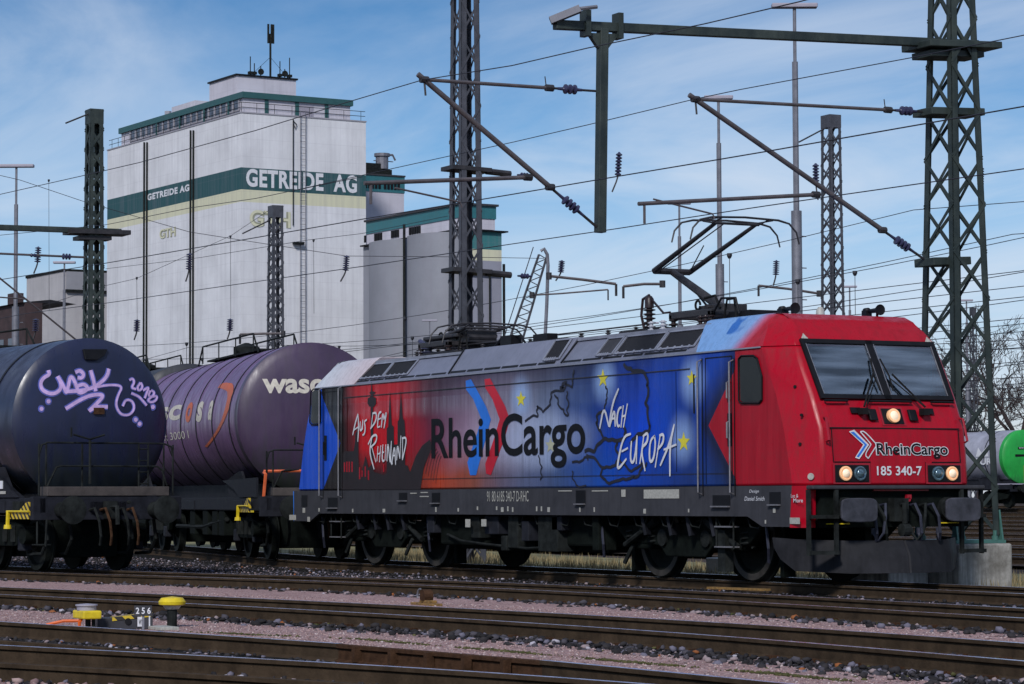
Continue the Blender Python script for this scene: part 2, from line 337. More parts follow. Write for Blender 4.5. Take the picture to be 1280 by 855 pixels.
def tank_mat(name, col, grime=(.02, .022, .024), lowz=1.9, rough=.32, amount=.8):
    m, t, b = base_mat(name, rough)
    tc = N(t, 'ShaderNodeTexCoord'); sp = N(t, 'ShaderNodeSeparateXYZ'); L(t, tc.outputs['Object'], sp.inputs[0])
    n = N(t, 'ShaderNodeTexNoise', i_Scale=1.2, i_Detail=6, i_Roughness=.6); L(t, tc.outputs['Object'], n.inputs[0])
    c = ramp(t, n.outputs[0], [(.3, tuple(x*.75 for x in col)), (.7, tuple(x*1.2 for x in col))])
    mpn = N(t, 'ShaderNodeMapping'); mpn.inputs['Scale'].default_value = (5, 5, .6); L(t, tc.outputs['Object'], mpn.inputs[0])
    n3 = N(t, 'ShaderNodeTexNoise', i_Scale=1.1, i_Detail=6, i_Roughness=.65); L(t, mpn.outputs[0], n3.inputs[0])
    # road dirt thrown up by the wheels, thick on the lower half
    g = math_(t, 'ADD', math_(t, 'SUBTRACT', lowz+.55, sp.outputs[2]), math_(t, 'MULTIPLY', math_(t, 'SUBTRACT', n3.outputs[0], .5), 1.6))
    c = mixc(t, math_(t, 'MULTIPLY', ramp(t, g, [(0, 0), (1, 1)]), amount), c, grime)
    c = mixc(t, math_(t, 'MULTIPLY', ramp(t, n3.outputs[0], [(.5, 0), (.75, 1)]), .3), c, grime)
    L(t, c, b.inputs['Base Color']); L(t, ramp(t, n3.outputs[0], [(.3, rough-.05), (.7, rough+.25)]), b.inputs['Roughness'])
    return m
M['tank_navy'] = tank_mat('navy_tank_paint', (.014, .018, .050), (.006, .010, .011), 2.0, .26, .9)
M['tank_purple'] = tank_mat('purple_tank_paint', (.15, .070, .175), (.008, .013, .008), 1.65, .28, .93)
M['purple_shaded_head'] = tank_mat('purple_tank_paint_shaded', (.052, .030, .066), (.008, .013, .008), 1.9, .36, .92)  # barrel paint darkened: shade on the tank end put into the colour
M['tank_black'] = tank_mat('black_tank_paint', (.02, .021, .03), (.012, .018, .014), 1.9, .45)
M['tank_grey'] = tank_mat('pale_grey_tank_paint', (.30, .30, .36), (.03, .03, .04), 1.4, .35)
M['tank_green'] = tank_mat('green_tank_end_paint', (.012, .30, .045), (.008, .05, .02), 1.2, .4, .7)
M['tank_frame'] = mat('tank_underframe_slate', (.015, .016, .022), .65, 0, .4, 4, .15, spec=.12)
M['beam_brown'] = mat('rusty_buffer_beam', (.055, .045, .042), .7, 0, .3, 5, .2)

def stripes_mat(fq=6.5):
    m, t, b = base_mat('yellow_black_warning_stripes', .5)
    tc = N(t, 'ShaderNodeTexCoord'); sp = N(t, 'ShaderNodeSeparateXYZ'); L(t, tc.outputs['Object'], sp.inputs[0])
    s = math_(t, 'FRACT', math_(t, 'MULTIPLY', math_(t, 'ADD', math_(t, 'ADD', sp.outputs[0], sp.outputs[1]), sp.outputs[2]), fq))
    n = N(t, 'ShaderNodeTexNoise', i_Scale=20, i_Detail=3); L(t, tc.outputs['Object'], n.inputs[0])
    c = mixc(t, math_(t, 'GREATER_THAN', s, .52), (.60, .42, .02), (.015, .014, .014))
    c = mixc(t, math_(t, 'MULTIPLY', n.outputs[0], .25), c, (.08, .06, .03)); L(t, c, b.inputs['Base Color']); return m
M['stripes'] = stripes_mat(); M['stripes_box'] = stripes_mat(5.2)

def silo_wall(name, bands, basecol=(.66, .655, .685), ribs=2.2):
    """bands: list of (z0, z1, colour) painted round the building"""
    m, t, b = base_mat(name, .75)
    tc = N(t, 'ShaderNodeTexCoord'); sp = N(t, 'ShaderNodeSeparateXYZ'); L(t, tc.outputs['Object'], sp.inputs[0])
    n = N(t, 'ShaderNodeTexNoise', i_Scale=.25, i_Detail=8, i_Roughness=.65); L(t, tc.outputs['Object'], n.inputs[0])
    c = ramp(t, n.outputs[0], [(.3, tuple(x*.86 for x in basecol)), (.7, tuple(min(1, x*1.1) for x in basecol))])
    for z0, z1, bc in bands:
        f = math_(t, 'MULTIPLY', math_(t, 'GREATER_THAN', sp.outputs[2], z0), math_(t, 'LESS_THAN', sp.outputs[2], z1)); c = mixc(t, f, c, bc)
    mpn = N(t, 'ShaderNodeMapping'); mpn.inputs['Scale'].default_value = (1.4, 1.4, .05); L(t, tc.outputs['Object'], mpn.inputs[0])
    n3 = N(t, 'ShaderNodeTexNoise', i_Scale=1.6, i_Detail=8, i_Roughness=.7); L(t, mpn.outputs[0], n3.inputs[0])
    c = mixc(t, math_(t, 'MULTIPLY', ramp(t, n3.outputs[0], [(.45, 0), (.75, 1)]), .32), c, (.22, .20, .24))
    # horizontal casting joints
    jz = math_(t, 'LESS_THAN', math_(t, 'FRACT', math_(t, 'MULTIPLY', sp.outputs[2], .62)), .045)
    c = mixc(t, math_(t, 'MULTIPLY', jz, .10), c, (.2, .18, .22))
    L(t, c, b.inputs['Base Color']); return m
TEALB = (.014, .072, .082); CREAM = (.60, .58, .42)

def ground_mat():
    m, t, b = base_mat('yard_ground', .95, 0, .05)
    tc = N(t, 'ShaderNodeTexCoord'); sp = N(t, 'ShaderNodeSeparateXYZ'); L(t, tc.outputs['Object'], sp.inputs[0])
    n = N(t, 'ShaderNodeTexNoise', i_Scale=.12, i_Detail=8, i_Roughness=.65); L(t, tc.outputs['Object'], n.inputs[0])
    c = ramp(t, n.outputs[0], [(.35, (.055, .045, .04)), (.55, (.085, .065, .055)), (.68, (.07, .075, .03))])
    n2 = N(t, 'ShaderNodeTexNoise', i_Scale=18, i_Detail=4); L(t, tc.outputs['Object'], n2.inputs[0])
    c = mixc(t, math_(t, 'MULTIPLY', ramp(t, n2.outputs[0], [(.4, 0), (.65, 1)]), .5), c, (.035, .03, .03))
    L(t, c, b.inputs['Base Color'])
    bn = N(t, 'ShaderNodeBump', i_Strength=.7, i_Distance=.05); L(t, n2.outputs[0], bn.inputs['Height']); L(t, bn.outputs[0], b.inputs['Normal']); return m
def gravel_mat(name, cols, scale, bump=.9):
    m, t, b = base_mat(name, .95, 0, .08)
    tc = N(t, 'ShaderNodeTexCoord')
    v = N(t, 'ShaderNodeTexVoronoi', i_Scale=scale); L(t, tc.outputs['Object'], v.inputs['Vector'])
    sp = N(t, 'ShaderNodeSeparateColor'); L(t, v.outputs['Color'], sp.inputs[0])
    k = len(cols); c = ramp(t, sp.outputs[0], [(i/k, cc) for i, cc in enumerate(cols)], 'CONSTANT')
    n = N(t, 'ShaderNodeTexNoise', i_Scale=1.2, i_Detail=6, i_Roughness=.7); L(t, tc.outputs['Object'], n.inputs[0])
    c = mixc(t, ramp(t, n.outputs[0], [(.45, 0), (.75, .45)]), c, tuple(x*.5 for x in cols[0]))
    L(t, c, b.inputs['Base Color'])
    bn = N(t, 'ShaderNodeBump', i_Strength=bump, i_Distance=.6/scale, invert=True); L(t, v.outputs['Distance'], bn.inputs['Height']); L(t, bn.outputs[0], b.inputs['Normal']); return m
def stone_mat(name, stops):
    m, t, b = base_mat(name, .8, 0, .15)
    g = N(t, 'ShaderNodeNewGeometry'); c = ramp(t, g.outputs['Random Per Island'], stops, 'CONSTANT')
    tc = N(t, 'ShaderNodeTexCoord'); n = N(t, 'ShaderNodeTexNoise', i_Scale=25, i_Detail=3); L(t, tc.outputs['Object'], n.inputs[0])
    c = mixc(t, math_(t, 'MULTIPLY', n.outputs[0], .4), c, (.05, .04, .04)); L(t, c, b.inputs['Base Color']); return m
M['ground'] = ground_mat()
M['pink'] = gravel_mat('pink_walkway_gravel', [(.38, .235, .225), (.28, .17, .17), (.46, .34, .32), (.20, .14, .15), (.42, .27, .26)], 42)
M['ballast'] = gravel_mat('dark_track_ballast', [(.015, .014, .014), (.009, .010, .010), (.026, .023, .023), (.012, .012, .011)], 16)
M['stone'] = stone_mat('ballast_stones', [(0, (.012, .012, .014)), (.38, (.028, .026, .029)), (.66, (.07, .065, .08)), (.82, (.16, .15, .20)), (.91, (.32, .25, .26)), (.97, (.45, .42, .48)), (.988, (.30, .10, .03))])
M['pinkstone'] = stone_mat('pink_gravel_stones', [(0, (.33, .21, .20)), (.3, (.46, .32, .30)), (.55, (.24, .15, .15)), (.75, (.55, .45, .44)), (.92, (.12, .09, .09))])
M['grass'] = mat('dry_grass', (.19, .155, .07), .9, 0, .3, 2, 0, 0, (.36, .28, .155))
M['grassg'] = mat('winter_grass_ground', (.12, .11, .035), .95, 0, .4, 1.5, .3, 0, (.24, .21, .09))

# ------------------------------------------------------------------ ground
def gz(y):   # the yard climbs gently behind the train
    return -.17 if y < 12 else -.17+min(.75, (y-12)*.0085)
mb = MB(); ys = [-400, -60, -15, 2, 12, 30, 60, 100, 300, 1500, 3000]; xs = [-3500, -1200, -400, -100, 60, 400]
for y in ys:
    for x in xs: mb.v.append((x, y, gz(y)-.02))
nx = len(xs)
for j in range(len(ys)-1):
    for i in range(nx-1): mb.f.append((j*nx+i, j*nx+i+1, (j+1)*nx+i+1, (j+1)*nx+i)); mb.m.append(0)
tag(mb.build('ground', M['ground']), 'brown gravelly yard ground reaching to the horizon', None, None, 'structure')

def interp(line, x):
    for (x0, y0), (x1, y1) in zip(line, line[1:]):
        if x0 <= x <= x1: return y0+(y1-y0)*(x-x0)/(x1-x0)
    (x0, y0), (x1, y1) = (line[0], line[1]) if x < line[0][0] else (line[-2], line[-1])
    return y0+(y1-y0)*(x-x0)/(x1-x0)
def smoothline(line, x0, x1, step=1.0):
    n = max(2, int((x1-x0)/step)); xs = [x0+(x1-x0)*i/n for i in range(n+1)]; ys = [interp(line, x) for x in xs]
    for _ in range(6): ys = [ys[0]]+[(ys[i-1]+2*ys[i]+ys[i+1])/4 for i in range(1, n)]+[ys[-1]]
    return list(zip(xs, ys))
W2A = math.radians(9.6)
lineA = [(-120, 0+math.tan(W2A)*109), (-11, 0), (40, 0)]
lineB = [(-60, -12.0), (-12, -7.9), (-6, -7.45), (-3, -6.7), (0, -5.75), (3, -5.05), (6, -4.62), (9, -4.3), (14, -4.32), (45, -4.6)]
lineC = [(-40, -23), (0, -12.2), (3, -11.5), (6, -10.9), (9, -10.2), (13, -9.45), (17, -8.95), (20, -8.75), (24, -8.9), (45, -9.4)]
PROF = [(-.070, -.160), (.070, -.160), (.070, -.150), (.012, -.125), (.010, -.045), (.034, -.032), (.034, -.004), (.028, 0), (-.028, 0), (-.034, -.004), (-.034, -.032), (-.010, -.045), (-.012, -.125), (-.070, -.150)]
def rail_mesh(mb, pts, z=0, prof=PROF, top=1):
    n = len(prof); rings = []
    for i, (x, y) in enumerate(pts):
        a = pts[max(0, i-1)]; b = pts[min(len(pts)-1, i+1)]; d = Vector((b[0]-a[0], b[1]-a[1], 0)).normalized(); nn = Vector((-d.y, d.x, 0))
        zq = z(x, y) if callable(z) else z
        rings.append([(x+nn.x*u, y+nn.y*u, w+zq) for u, w in prof])
    o = len(mb.v); mb.v += [p for r in rings for p in r]
    for i in range(len(rings)-1):
        for k in range(n):
            mb.f.append((o+i*n+k, o+i*n+(k+1) % n, o+(i+1)*n+(k+1) % n, o+(i+1)*n+k)); mb.m.append(1 if (k == 7 and top) else 0)
    mb.f += [tuple(o+k for k in range(n-1, -1, -1)), tuple(o+(len(rings)-1)*n+k for k in range(n))]; mb.m += [0, 0]
def offset_line(pts, d):
    out = []
    for i, (x, y) in enumerate(pts):
        a = pts[max(0, i-1)]; b = pts[min(len(pts)-1, i+1)]; v = Vector((b[0]-a[0], b[1]-a[1])).normalized(); out.append((x-v.y*d, y+v.x*d))
    return out
def strip(name, pts_lo, pts_hi, z, m, label):
    mb = MB(); n = len(pts_lo)
    for a, b in zip(pts_lo, pts_hi): mb.v += [(a[0], a[1], z), (b[0], b[1], z)]
    for i in range(n-1): mb.f.append((2*i, 2*i+2, 2*i+3, 2*i+1)); mb.m.append(0)
    return tag(mb.build(name, m), label, None, None, 'structure')
def bed(name, pts, half, ztop, zbot, m, label):
    mb = MB(); prof = [(-half-.35, zbot), (-half, ztop-.02), (-.9, ztop), (.9, ztop), (half, ztop-.02), (half+.35, zbot)]
    rings = []
    for i, (x, y) in enumerate(pts):
        a = pts[max(0, i-1)]; b = pts[min(len(pts)-1, i+1)]; v = Vector((b[0]-a[0], b[1]-a[1])).normalized()
        rings.append([(x-v.y*u, y+v.x*u, w) for u, w in prof])
    mb.loft(rings, caps=False, closed=False)
    for i, f in enumerate(mb.f): mb.f[i] = tuple(reversed(f))
    return tag(mb.build(name, m), label, None, None, 'structure')
def track(label, pts, zf=0, top='railtop', sleepers=True, x_s=None):
    r = bpy.data.objects.new('railway_track', None); COL.objects.link(r); tag(r, label, None, None, 'structure')
    for sgn in (-1, 1):
        mb = MB(); rail_mesh(mb, offset_line(pts, sgn*.7525), zf); mb.build('rail', [M['railside'], M[top]], r)
    if sleepers:
        mb = MB(); x = x_s[0] if x_s else pts[0][0]
        while x < (x_s[1] if x_s else pts[-1][0]):
            y = interp(pts, x); y2 = interp(pts, x+.1); d = Vector((.1, y2-y, 0)).normalized(); nn = Vector((-d.y, d.x, 0)); zq = zf(x, y) if callable(zf) else zf
            c = Vector((x, y, zq-.215)); mb.bar(c-nn*1.28, c+nn*1.28, .25, .10, mi=0); x += .62
        mb.build('sleepers', M['sleeper'], r)
    return r
PA, PB, PC = smoothline(lineA, -110, 45), smoothline(lineB, -60, 45), smoothline(lineC, -38, 42)
track('track under the red and blue locomotive', PA, x_s=(-30, 30))
track('curving track in front of the locomotive carrying the graffiti tank wagon', PB, x_s=(-30, 30))
track('curving track in front of the yellow capped posts', PC, x_s=(-15, 30))
bed('ballast_bed', PA, 1.7, -.15, -.185, M['ballast'], 'dark ballast under the locomotive')
bed('ballast_bed', PB, 1.55, -.15, -.185, M['ballast'], 'dark ballast under the curving second track')
bed('ballast_bed', PC, 1.55, -.15, -.185, M['ballast'], 'dark ballast under the third track')
strip('walkway', [(x, y) for x, y in offset_line(PC, 1.45)], [(x, interp(offset_line(PB, -1.35), x)) for x, y in offset_line(PC, 1.45)], -.125, M['pink'], 'pink gravel walkway between the second and third track')
# nearest tracks form a set of points: rails laid along their own lines
D1 = [(-25, -24.5), (5, -16.2), (10, -14.95), (13.35, -14.15), (16.2, -13.5), (19.5, -12.87), (22, -12.63), (25, -12.48), (42, -12.3)]
D3 = [(-20, -29), (9, -18.3), (14, -16.75), (17.87, -15.53), (19.44, -14.80), (22, -13.95), (23.7, -13.42), (27, -12.95), (42, -12.62)]
D2 = [(-10, -23.5), (12, -16.6), (16.49, -15.14), (18, -14.72), (19.2, -14.55), (20.6, -14.28)]
D4 = [(-15, -28.5), (16, -17.6), (19.88, -16.2), (21.46, -15.50), (23.5, -14.66), (30, -13.4), (42, -12.9)]
pD = []
r = bpy.data.objects.new('railway_points', None); COL.objects.link(r); tag(r, 'crossing rails of the points in the foreground', None, None, 'structure')
for ln, x0, x1, top in ((D1, -20, 19.0, 1), (D1, 19.0, 22.0, 0), (D1, 22.0, 40, 1), (D3, -15, 40, 1), (D2, -8, 20.6, 0), (D4, -12, 40, 0)):
    mb = MB(); pts = smoothline(ln, x0, x1, .8)
    z = -.0 if top else (-.004 if ln is D1 else -.02); rail_mesh(mb, pts, z, top=top); mb.build('rail', [M['railside'] if (top or ln is not D1) else M['rust'], M['railtop']], r)
mb = MB()
for i in range(5):       # ribs of the raised check rail
    x = 19.35+i*.56; y = interp(D1, x); mb.box(x-.03, x+.03, y-.10, y-.035, -.14, -.01)
mb.build('rib', M['rust'], r)
mb = MB()
for x in np.arange(6, 30, .62): mb.box(x-.13, x+.13, interp(D3, x)-1.4, interp(D1, x)+.5, -.26, -.165)
mb.build('sleepers', M['sleeper'], r)
loD = [(x, interp(D4, x)-2.2) for x, y in smoothline(D1, -20, 40)]; hiD = [(x, y+.28) for x, y in smoothline(D1, -20, 40)]
strip('ballast_bed', loD, hiD, -.150, M['ballast'], 'dark ballast under the foreground points')
strip('walkway', hiD, [(x, interp(offset_line(PC, -1.5), x)) for x, y in hiD], -.130, M['pink'], 'pink gravel walkway in front of the third track')
strip('verge', [(x, y+1.9) for x, y in PA], [(x, y+8.5) for x, y in PA], -.165, M['grassg'], 'dry grass verge behind the locomotive')

# loose stones
ICO = None
def icosa():
    bm = bmesh.new(); bmesh.ops.create_icosphere(bm, subdivisions=1, radius=1); v = np.array([p.co[:] for p in bm.verts]); f = np.array([[q.index for q in p.verts] for p in bm.faces]); bm.free(); return v, f
IV, IF = icosa()
def stones(name, pos, size, m, label, squash=.7):
    n = len(pos); v = IV[None]*(1+rng.uniform(-.28, .28, (n, len(IV), 1)))
    ang = rng.uniform(0, 2*PI, (n, 3)); c, s = np.cos(ang), np.sin(ang)
    Rz = np.zeros((n, 3, 3)); Rz[:, 0, 0] = c[:, 0]; Rz[:, 0, 1] = -s[:, 0]; Rz[:, 1, 0] = s[:, 0]; Rz[:, 1, 1] = c[:, 0]; Rz[:, 2, 2] = 1
    Rx = np.zeros((n, 3, 3)); Rx[:, 0, 0] = 1; Rx[:, 1, 1] = c[:, 1]; Rx[:, 1, 2] = -s[:, 1]; Rx[:, 2, 1] = s[:, 1]; Rx[:, 2, 2] = c[:, 1]
    sc = size[:, None]*rng.uniform(.55, 1.25, (n, 3)); v = v*sc[:, None, :]
    v = np.einsum('nij,nkj->nki', Rz@Rx, v); v[:, :, 2] *= squash; v += pos[:, None, :]
    F = (IF[None]+np.arange(n)[:, None, None]*len(IV)).reshape(-1, 3)
    me = bpy.data.meshes.new(name); me.vertices.add(n*len(IV)); me.vertices.foreach_set('co', v.reshape(-1).astype(np.float32))
    me.loops.add(F.size); me.loops.foreach_set('vertex_index', F.reshape(-1).astype(np.int32)); me.polygons.add(len(F)); me.polygons.foreach_set('loop_start', np.arange(0, F.size, 3).astype(np.int32))
    me.materials.append(m); me.update(calc_edges=True); me.validate(); o = bpy.data.objects.new(name, me); COL.objects.link(o); return tag(o, label, None, None, 'stuff')
def scatter(line, n, x0, x1, off0, off1, z, zv=.02, avoid=True):
    x = rng.uniform(0, 1, n)**.8*(x1-x0)+x0; o = rng.uniform(off0, off1, n)
    lx = np.array([p[0] for p in line]); ly = np.array([p[1] for p in line]); y = np.interp(x, lx, ly)+o
    if avoid: k = (np.abs(np.abs(o)-.7525) > .085); x, y = x[k], y[k]
    return np.stack([x, y, z+rng.uniform(-zv, zv, len(x))], 1)
p = np.concatenate([scatter(PA, 6000, -20, 20, -1.9, 1.8, -.15), scatter(PB, 14000, -20, 26, -1.75, 1.6, -.15), scatter(PC, 17000, 0, 30, -1.75, 1.6, -.15)])
q_ = scatter(PA, 16000, -30, 6, -7.5, -1.6, -.16, .012, False); q_ = q_[np.array([(abs(b-interp(PB, a)) > .9) and b > interp(PB, a) for a, b, c in q_])]
p = np.concatenate([p, q_])
stones('ballast_stones', p, rng.uniform(.014, .036, len(p)), M['stone'], 'loose dark and grey ballast stones between the rails')
p = np.concatenate([scatter([(x, interp(D4, x)) for x in range(8, 31)], 9000, 8, 30, -2.2, -.12, -.145, avoid=False), scatter(smoothline(D1, 8, 30), 5000, 8, 30, -1.8, -.12, -.15, avoid=False)])
stones('ballast_stones', p, rng.uniform(.015, .036, len(p)), M['stone'], 'loose ballast stones among the foreground points')
bigp = np.concatenate([scatter(PB, 420, -6, 26, -1.75, -1.1, -.12), scatter(PC, 620, 0, 28, -1.85, -1.0, -.125)])
stones('ballast_stones', bigp, rng.uniform(.025, .055, len(bigp)), M['stone'], 'larger pale and dark stones along the ballast shoulders')
p = np.concatenate([scatter(offset_line(PC, 1.9), 9000, 2, 30, -.45, 1.6, -.125, .004, False), scatter(offset_line(PC, -1.9), 12000, 4, 30, -1.6, .4, -.13, .004, False)])
ok = [(interp(PB, a)-b > 1.4) and (b-interp(D1, a) > .15) and abs(b-interp(PC, a)) > 1.45 for a, b, c in p]; p = p[np.array(ok)]
stones('walkway_gravel', p, rng.uniform(.006, .015, len(p)), M['pinkstone'], 'pink gravel grains on the walkways')

M['moss'] = mat('moss_and_weeds', (.05, .06, .02), .95, 0, .4, 6, .2, 0, (.12, .11, .05), spec=.05)
ln_ = [tuple(wp(x, y, Z=-.12))[:2] for x, y in ((240, 789), (320, 793), (445, 798), (640, 814), (800, 828), (960, 841), (1090, 853))]
p = scatter(ln_, 2600, ln_[0][0], ln_[-1][0], -.05, .06, -.125, .004, False); p = p[rng.uniform(0, 1, len(p)) < .5+.5*np.sin(p[:, 0]*3.1)]
stones('moss', p, rng.uniform(.006, .018, len(p)), M['moss'], 'thin line of moss and weeds along the gravel walkway')
p = np.concatenate([scatter(PC, 500, 4, 28, -1.9, 1.8, -.135, .01), scatter(PB, 400, -6, 26, -1.8, 1.7, -.135, .01)]); p = p[np.sin(p[:, 0]*1.7)+np.sin(p[:, 0]*4.3+1) > .2]
stones('weeds', p, rng.uniform(.012, .03, len(p)), M['moss'], 'small tufts of weeds in the ballast')
for nm_, ln_, xa_, xb_ in (('second', PB, -8, 28), ('third', PC, 2, 30)):      # rail fastenings
    mb = MB()
    for x in np.arange(xa_, xb_, .62):
        y = interp(ln_, x); d = Vector((.1, interp(ln_, x+.1)-y, 0)).normalized(); nn = Vector((-d.y, d.x, 0))
        for o_ in (-.7525-.10, -.7525+.10, .7525-.10, .7525+.10): mb.bar(Vector((x, y, -.145))+nn*(o_-.04), Vector((x, y, -.145))+nn*(o_+.04), .09, .05)
    o = mb.build('rail_fastenings', M['rust']); tag(o, 'rusty rail fastenings of the '+nm_+' track', None, None, 'stuff')
p = scatter([(x, interp(D4, x)) for x in range(8, 31)], 2600, 8, 26, -2.4, -.35, -.125, avoid=False); stones('ballast_stones', p, rng.uniform(.02, .045, len(p)), M['pinkstone'], 'paler pinkish stones in front of the nearest rail')
# dry grass blades behind the locomotive
mb = MB()
for _ in range(9000):
    x = random.uniform(-24, 12); y = interp(PA, x)+random.uniform(1.95, 6.5)
    if y > 2.1 and abs(x-6.5) < 1 and y < 3.7: continue
    h = random.uniform(.06, .22)*(1.2 if random.random() < .1 else 1); a = random.uniform(0, PI); w = .012; dx, dy = random.uniform(-.06, .06), random.uniform(-.06, .06)
    mb.add([(x-w*math.cos(a), y-w*math.sin(a), -.17), (x+w*math.cos(a), y+w*math.sin(a), -.17), (x+dx, y+dy, -.17+h)], [(0, 1, 2)])
tag(mb.build('grass', M['grass']), 'dry yellowish winter grass seen between the wheels', None, None, 'stuff')

# sidings far behind
for k, Y in enumerate((12.5, 17.5, 22.5, 27.5, 33, 38, 44, 52, 61, 72, 86)):
    pts = [(-260, Y+8), (-120, Y+1.5), (-40, Y), (30, Y)]
    strip('siding_bed', [(x, y-1.7) for x, y in pts], [(x, y+1.7) for x, y in pts], gz(Y+2)+.03, M['ballast'] if k % 3 else M['ground'], 'ballast of a siding far behind the train')
    track('siding behind the train', pts, gz(Y)+.19, 'railtop', False)

# ------------------------------------------------------------------ lettering helpers
def text_verts(s, bold=0.0, shear=0, res=5):
    cu = bpy.data.curves.new('t', 'FONT'); cu.body = s; cu.size = 1; cu.offset = bold; cu.shear = shear; cu.space_character = 1+max(0, bold-.015)*4 if 'GETR' in s else 1; cu.resolution_u = res; cu.fill_mode = 'FRONT' if hasattr(cu, 'fill_mode') and False else cu.fill_mode
    o = bpy.data.objects.new('t', cu); COL.objects.link(o); dg = bpy.context.evaluated_depsgraph_get()
    me = bpy.data.meshes.new_from_object(o.evaluated_get(dg)); v = [x.co.copy() for x in me.vertices]; f = [tuple(p.vertices) for p in me.polygons]
    bpy.data.objects.remove(o); bpy.data.curves.remove(cu); bpy.data.meshes.remove(me); return v, f
def lettering(name, s, quad, m, parent, bold=0.0, slices=None, mapf=None, shear=0, label=None):
    """flat letters stretched over a rectangle given by origin, u vector, v vector"""
    v, f = text_verts(s, bold, shear)
    x0, x1 = min(p.x for p in v), max(p.x for p in v); y0, y1 = min(p.y for p in v), max(p.y for p in v)
    bm = bmesh.new(); bv = [bm.verts.new(((p.x-x0)/(x1-x0), (p.y-y0)/(y1-y0), 0)) for p in v]
    for q in f:
        try: bm.faces.new([bv[i] for i in q])
        except ValueError: pass
    if slices:
        for i in range(1, slices): bmesh.ops.bisect_plane(bm, geom=bm.verts[:]+bm.edges[:]+bm.faces[:], plane_co=(0, i/slices, 0), plane_no=(0, 1, 0))
    if mapf is None:
        o, u, w = (Vector(q) for q in quad); mapf = lambda a, b: o+u*a+w*b
    for q in bm.verts: q.co = mapf(q.co.x, q.co.y)
    me = bpy.data.meshes.new(name); bm.to_mesh(me); bm.free(); me.materials.append(m); ob = bpy.data.objects.new(name, me); COL.objects.link(ob); ob.parent = parent
    if label: ob['label'] = label
    return ob

# ------------------------------------------------------------------ locomotive
loco = thing('electric_locomotive', 'red and blue electric locomotive with sprayed skyline and map livery and one raised pantograph', 'locomotive')
SY = -1.49
def sp(px, py, dy=0.0):
    p = wp(px, py, Y=SY); return Vector((p.x, SY-.004-dy, p.z))
# body: plan rings stacked upwards.  z, xs (end of the flat side), xf (front), yc (half width of the nose), ys
LV = [(1.38, 8.58, 8.98, 1.22, 1.49), (1.80, 8.47, 8.965, 1.22, 1.49), (2.17, 8.37, 8.92, 1.22, 1.49), (2.62, 8.20, 8.72, 1.22, 1.49),
      (3.0, 8.01, 8.505, 1.22, 1.49), (3.335, 7.85, 8.315, 1.21, 1.485)]
LR = [(3.335, 7.85, 8.315, 1.21, 1.485), (3.42, 7.80, 8.26, 1.20, 1.43), (3.60, 7.68, 8.10, 1.13, 1.29), (3.74, 7.56, 7.93, 1.07, 1.18), (3.82, 7.42, 7.72, 1.02, 1.10), (3.845, 7.30, 7.45, .95, 1.02)]
def ring(z, xs, xf, yc, ys, back=None):
    h = [(xs, -ys), (xf-.05, -yc), (xf-.012, -1.06), (xf, 0), (xf-.012, 1.06), (xf-.05, yc), (xs, ys)]
    if back is None: return [(x, y, z) for x, y in h]+[(-x, y, z) for x, y in reversed(h)]
    return [(x, y, z) for x, y in h]+[(back, ys, z), (back, -ys, z)]
mb = MB(); rings = [ring(*q) for q in LV]
n = len(rings[0])
skip = set()
for i in (3, 4):
    for k in (2, 3): skip.add((i, k)); skip.add((i, n//2+k))
mb.loft(rings, skip=skip)
body = mb.build('body', M['livery'], loco, smooth=9, bevel=.035)
for sgn in (1, -1):
    mb = MB(); mb.loft([ring(*q, back=6.06-(q[0]-3.335)*.62) for q in LR])
    if sgn < 0: mb.v = [(-x, y, z) for x, y, z in mb.v]; mb.f = [tuple(reversed(f)) for f in mb.f]
    o = mb.build('cab_roof', M['livery'], loco, smooth=16, bevel=.05)
    o['label'] = 'light blue cab roof with a blue smear fading into red' if sgn > 0 else 'pale white cab roof at the far end'
# cab interior behind the front windscreen
mb = MB()
mb.box(7.05, 7.12, -1.2, 1.2, 2.0, 3.3); mb.box(7.12, 8.2, -1.2, 1.2, 2.0, 2.1); mb.box(7.12, 8.1, -1.25, -1.2, 2.1, 3.3); mb.box(7.12, 8.1, 1.2, 1.25, 2.1, 3.3); mb.box(7.05, 8.2, -1.2, 1.2, 3.27, 3.3)
mb.box(8.0, 8.55, -1.15, 1.15, 2.3, 2.56); inter = mb.build('cab_interior', M['interior'], loco)
for y in (-.55, .55):
    mb = MB(); mb.box(7.35, 7.5, y-.25, y+.25, 2.2, 2.95); mb.box(7.38, 7.5, y-.14, y+.14, 2.97, 3.15); mb.box(7.45, 7.9, y-.25, y+.25, 2.12, 2.26); mb.build('seat', M['seat'], inter, bevel=.03)
mb = MB(); mb.box(8.3, 8.36, -.62, -.2, 2.56, 2.74); mb.box(8.25, 8.33, .15, .45, 2.56, 2.70); mb.build('control_screen', M['black'], inter, bevel=.01)

# windscreen: frame and two panes, on the sloping plane
wz0, wz1 = 2.60, 3.41
def fx(z, off=0): return 8.72+(z-2.62)*(8.26-8.72)/(3.42-2.62)+off
def wpt(y, z, off=.0):
    nrm = Vector((.867, 0, .498)); return Vector((fx(z), y, z))+nrm*off
def wpoly(mb, yz, o0, o1, mi=0):
    a = [wpt(y, z, o0) for y, z in yz]; b = [wpt(y, z, o1) for y, z in yz]; n = len(a)
    mb.add(a+b, [tuple(range(n)), tuple(range(2*n-1, n-1, -1))]+[((i+1) % n, i, n+i, n+(i+1) % n) for i in range(n)], mi)
mb = MB()
for a, b in (((-1.12, 2.57), (1.12, 2.63)), ((-1.13, 3.36), (1.13, 3.42)), ((-.055, 2.57), (.055, 3.42))): wpoly(mb, [(a[0], a[1]), (b[0], a[1]), (b[0], b[1]), (a[0], b[1])], -.01, .030)
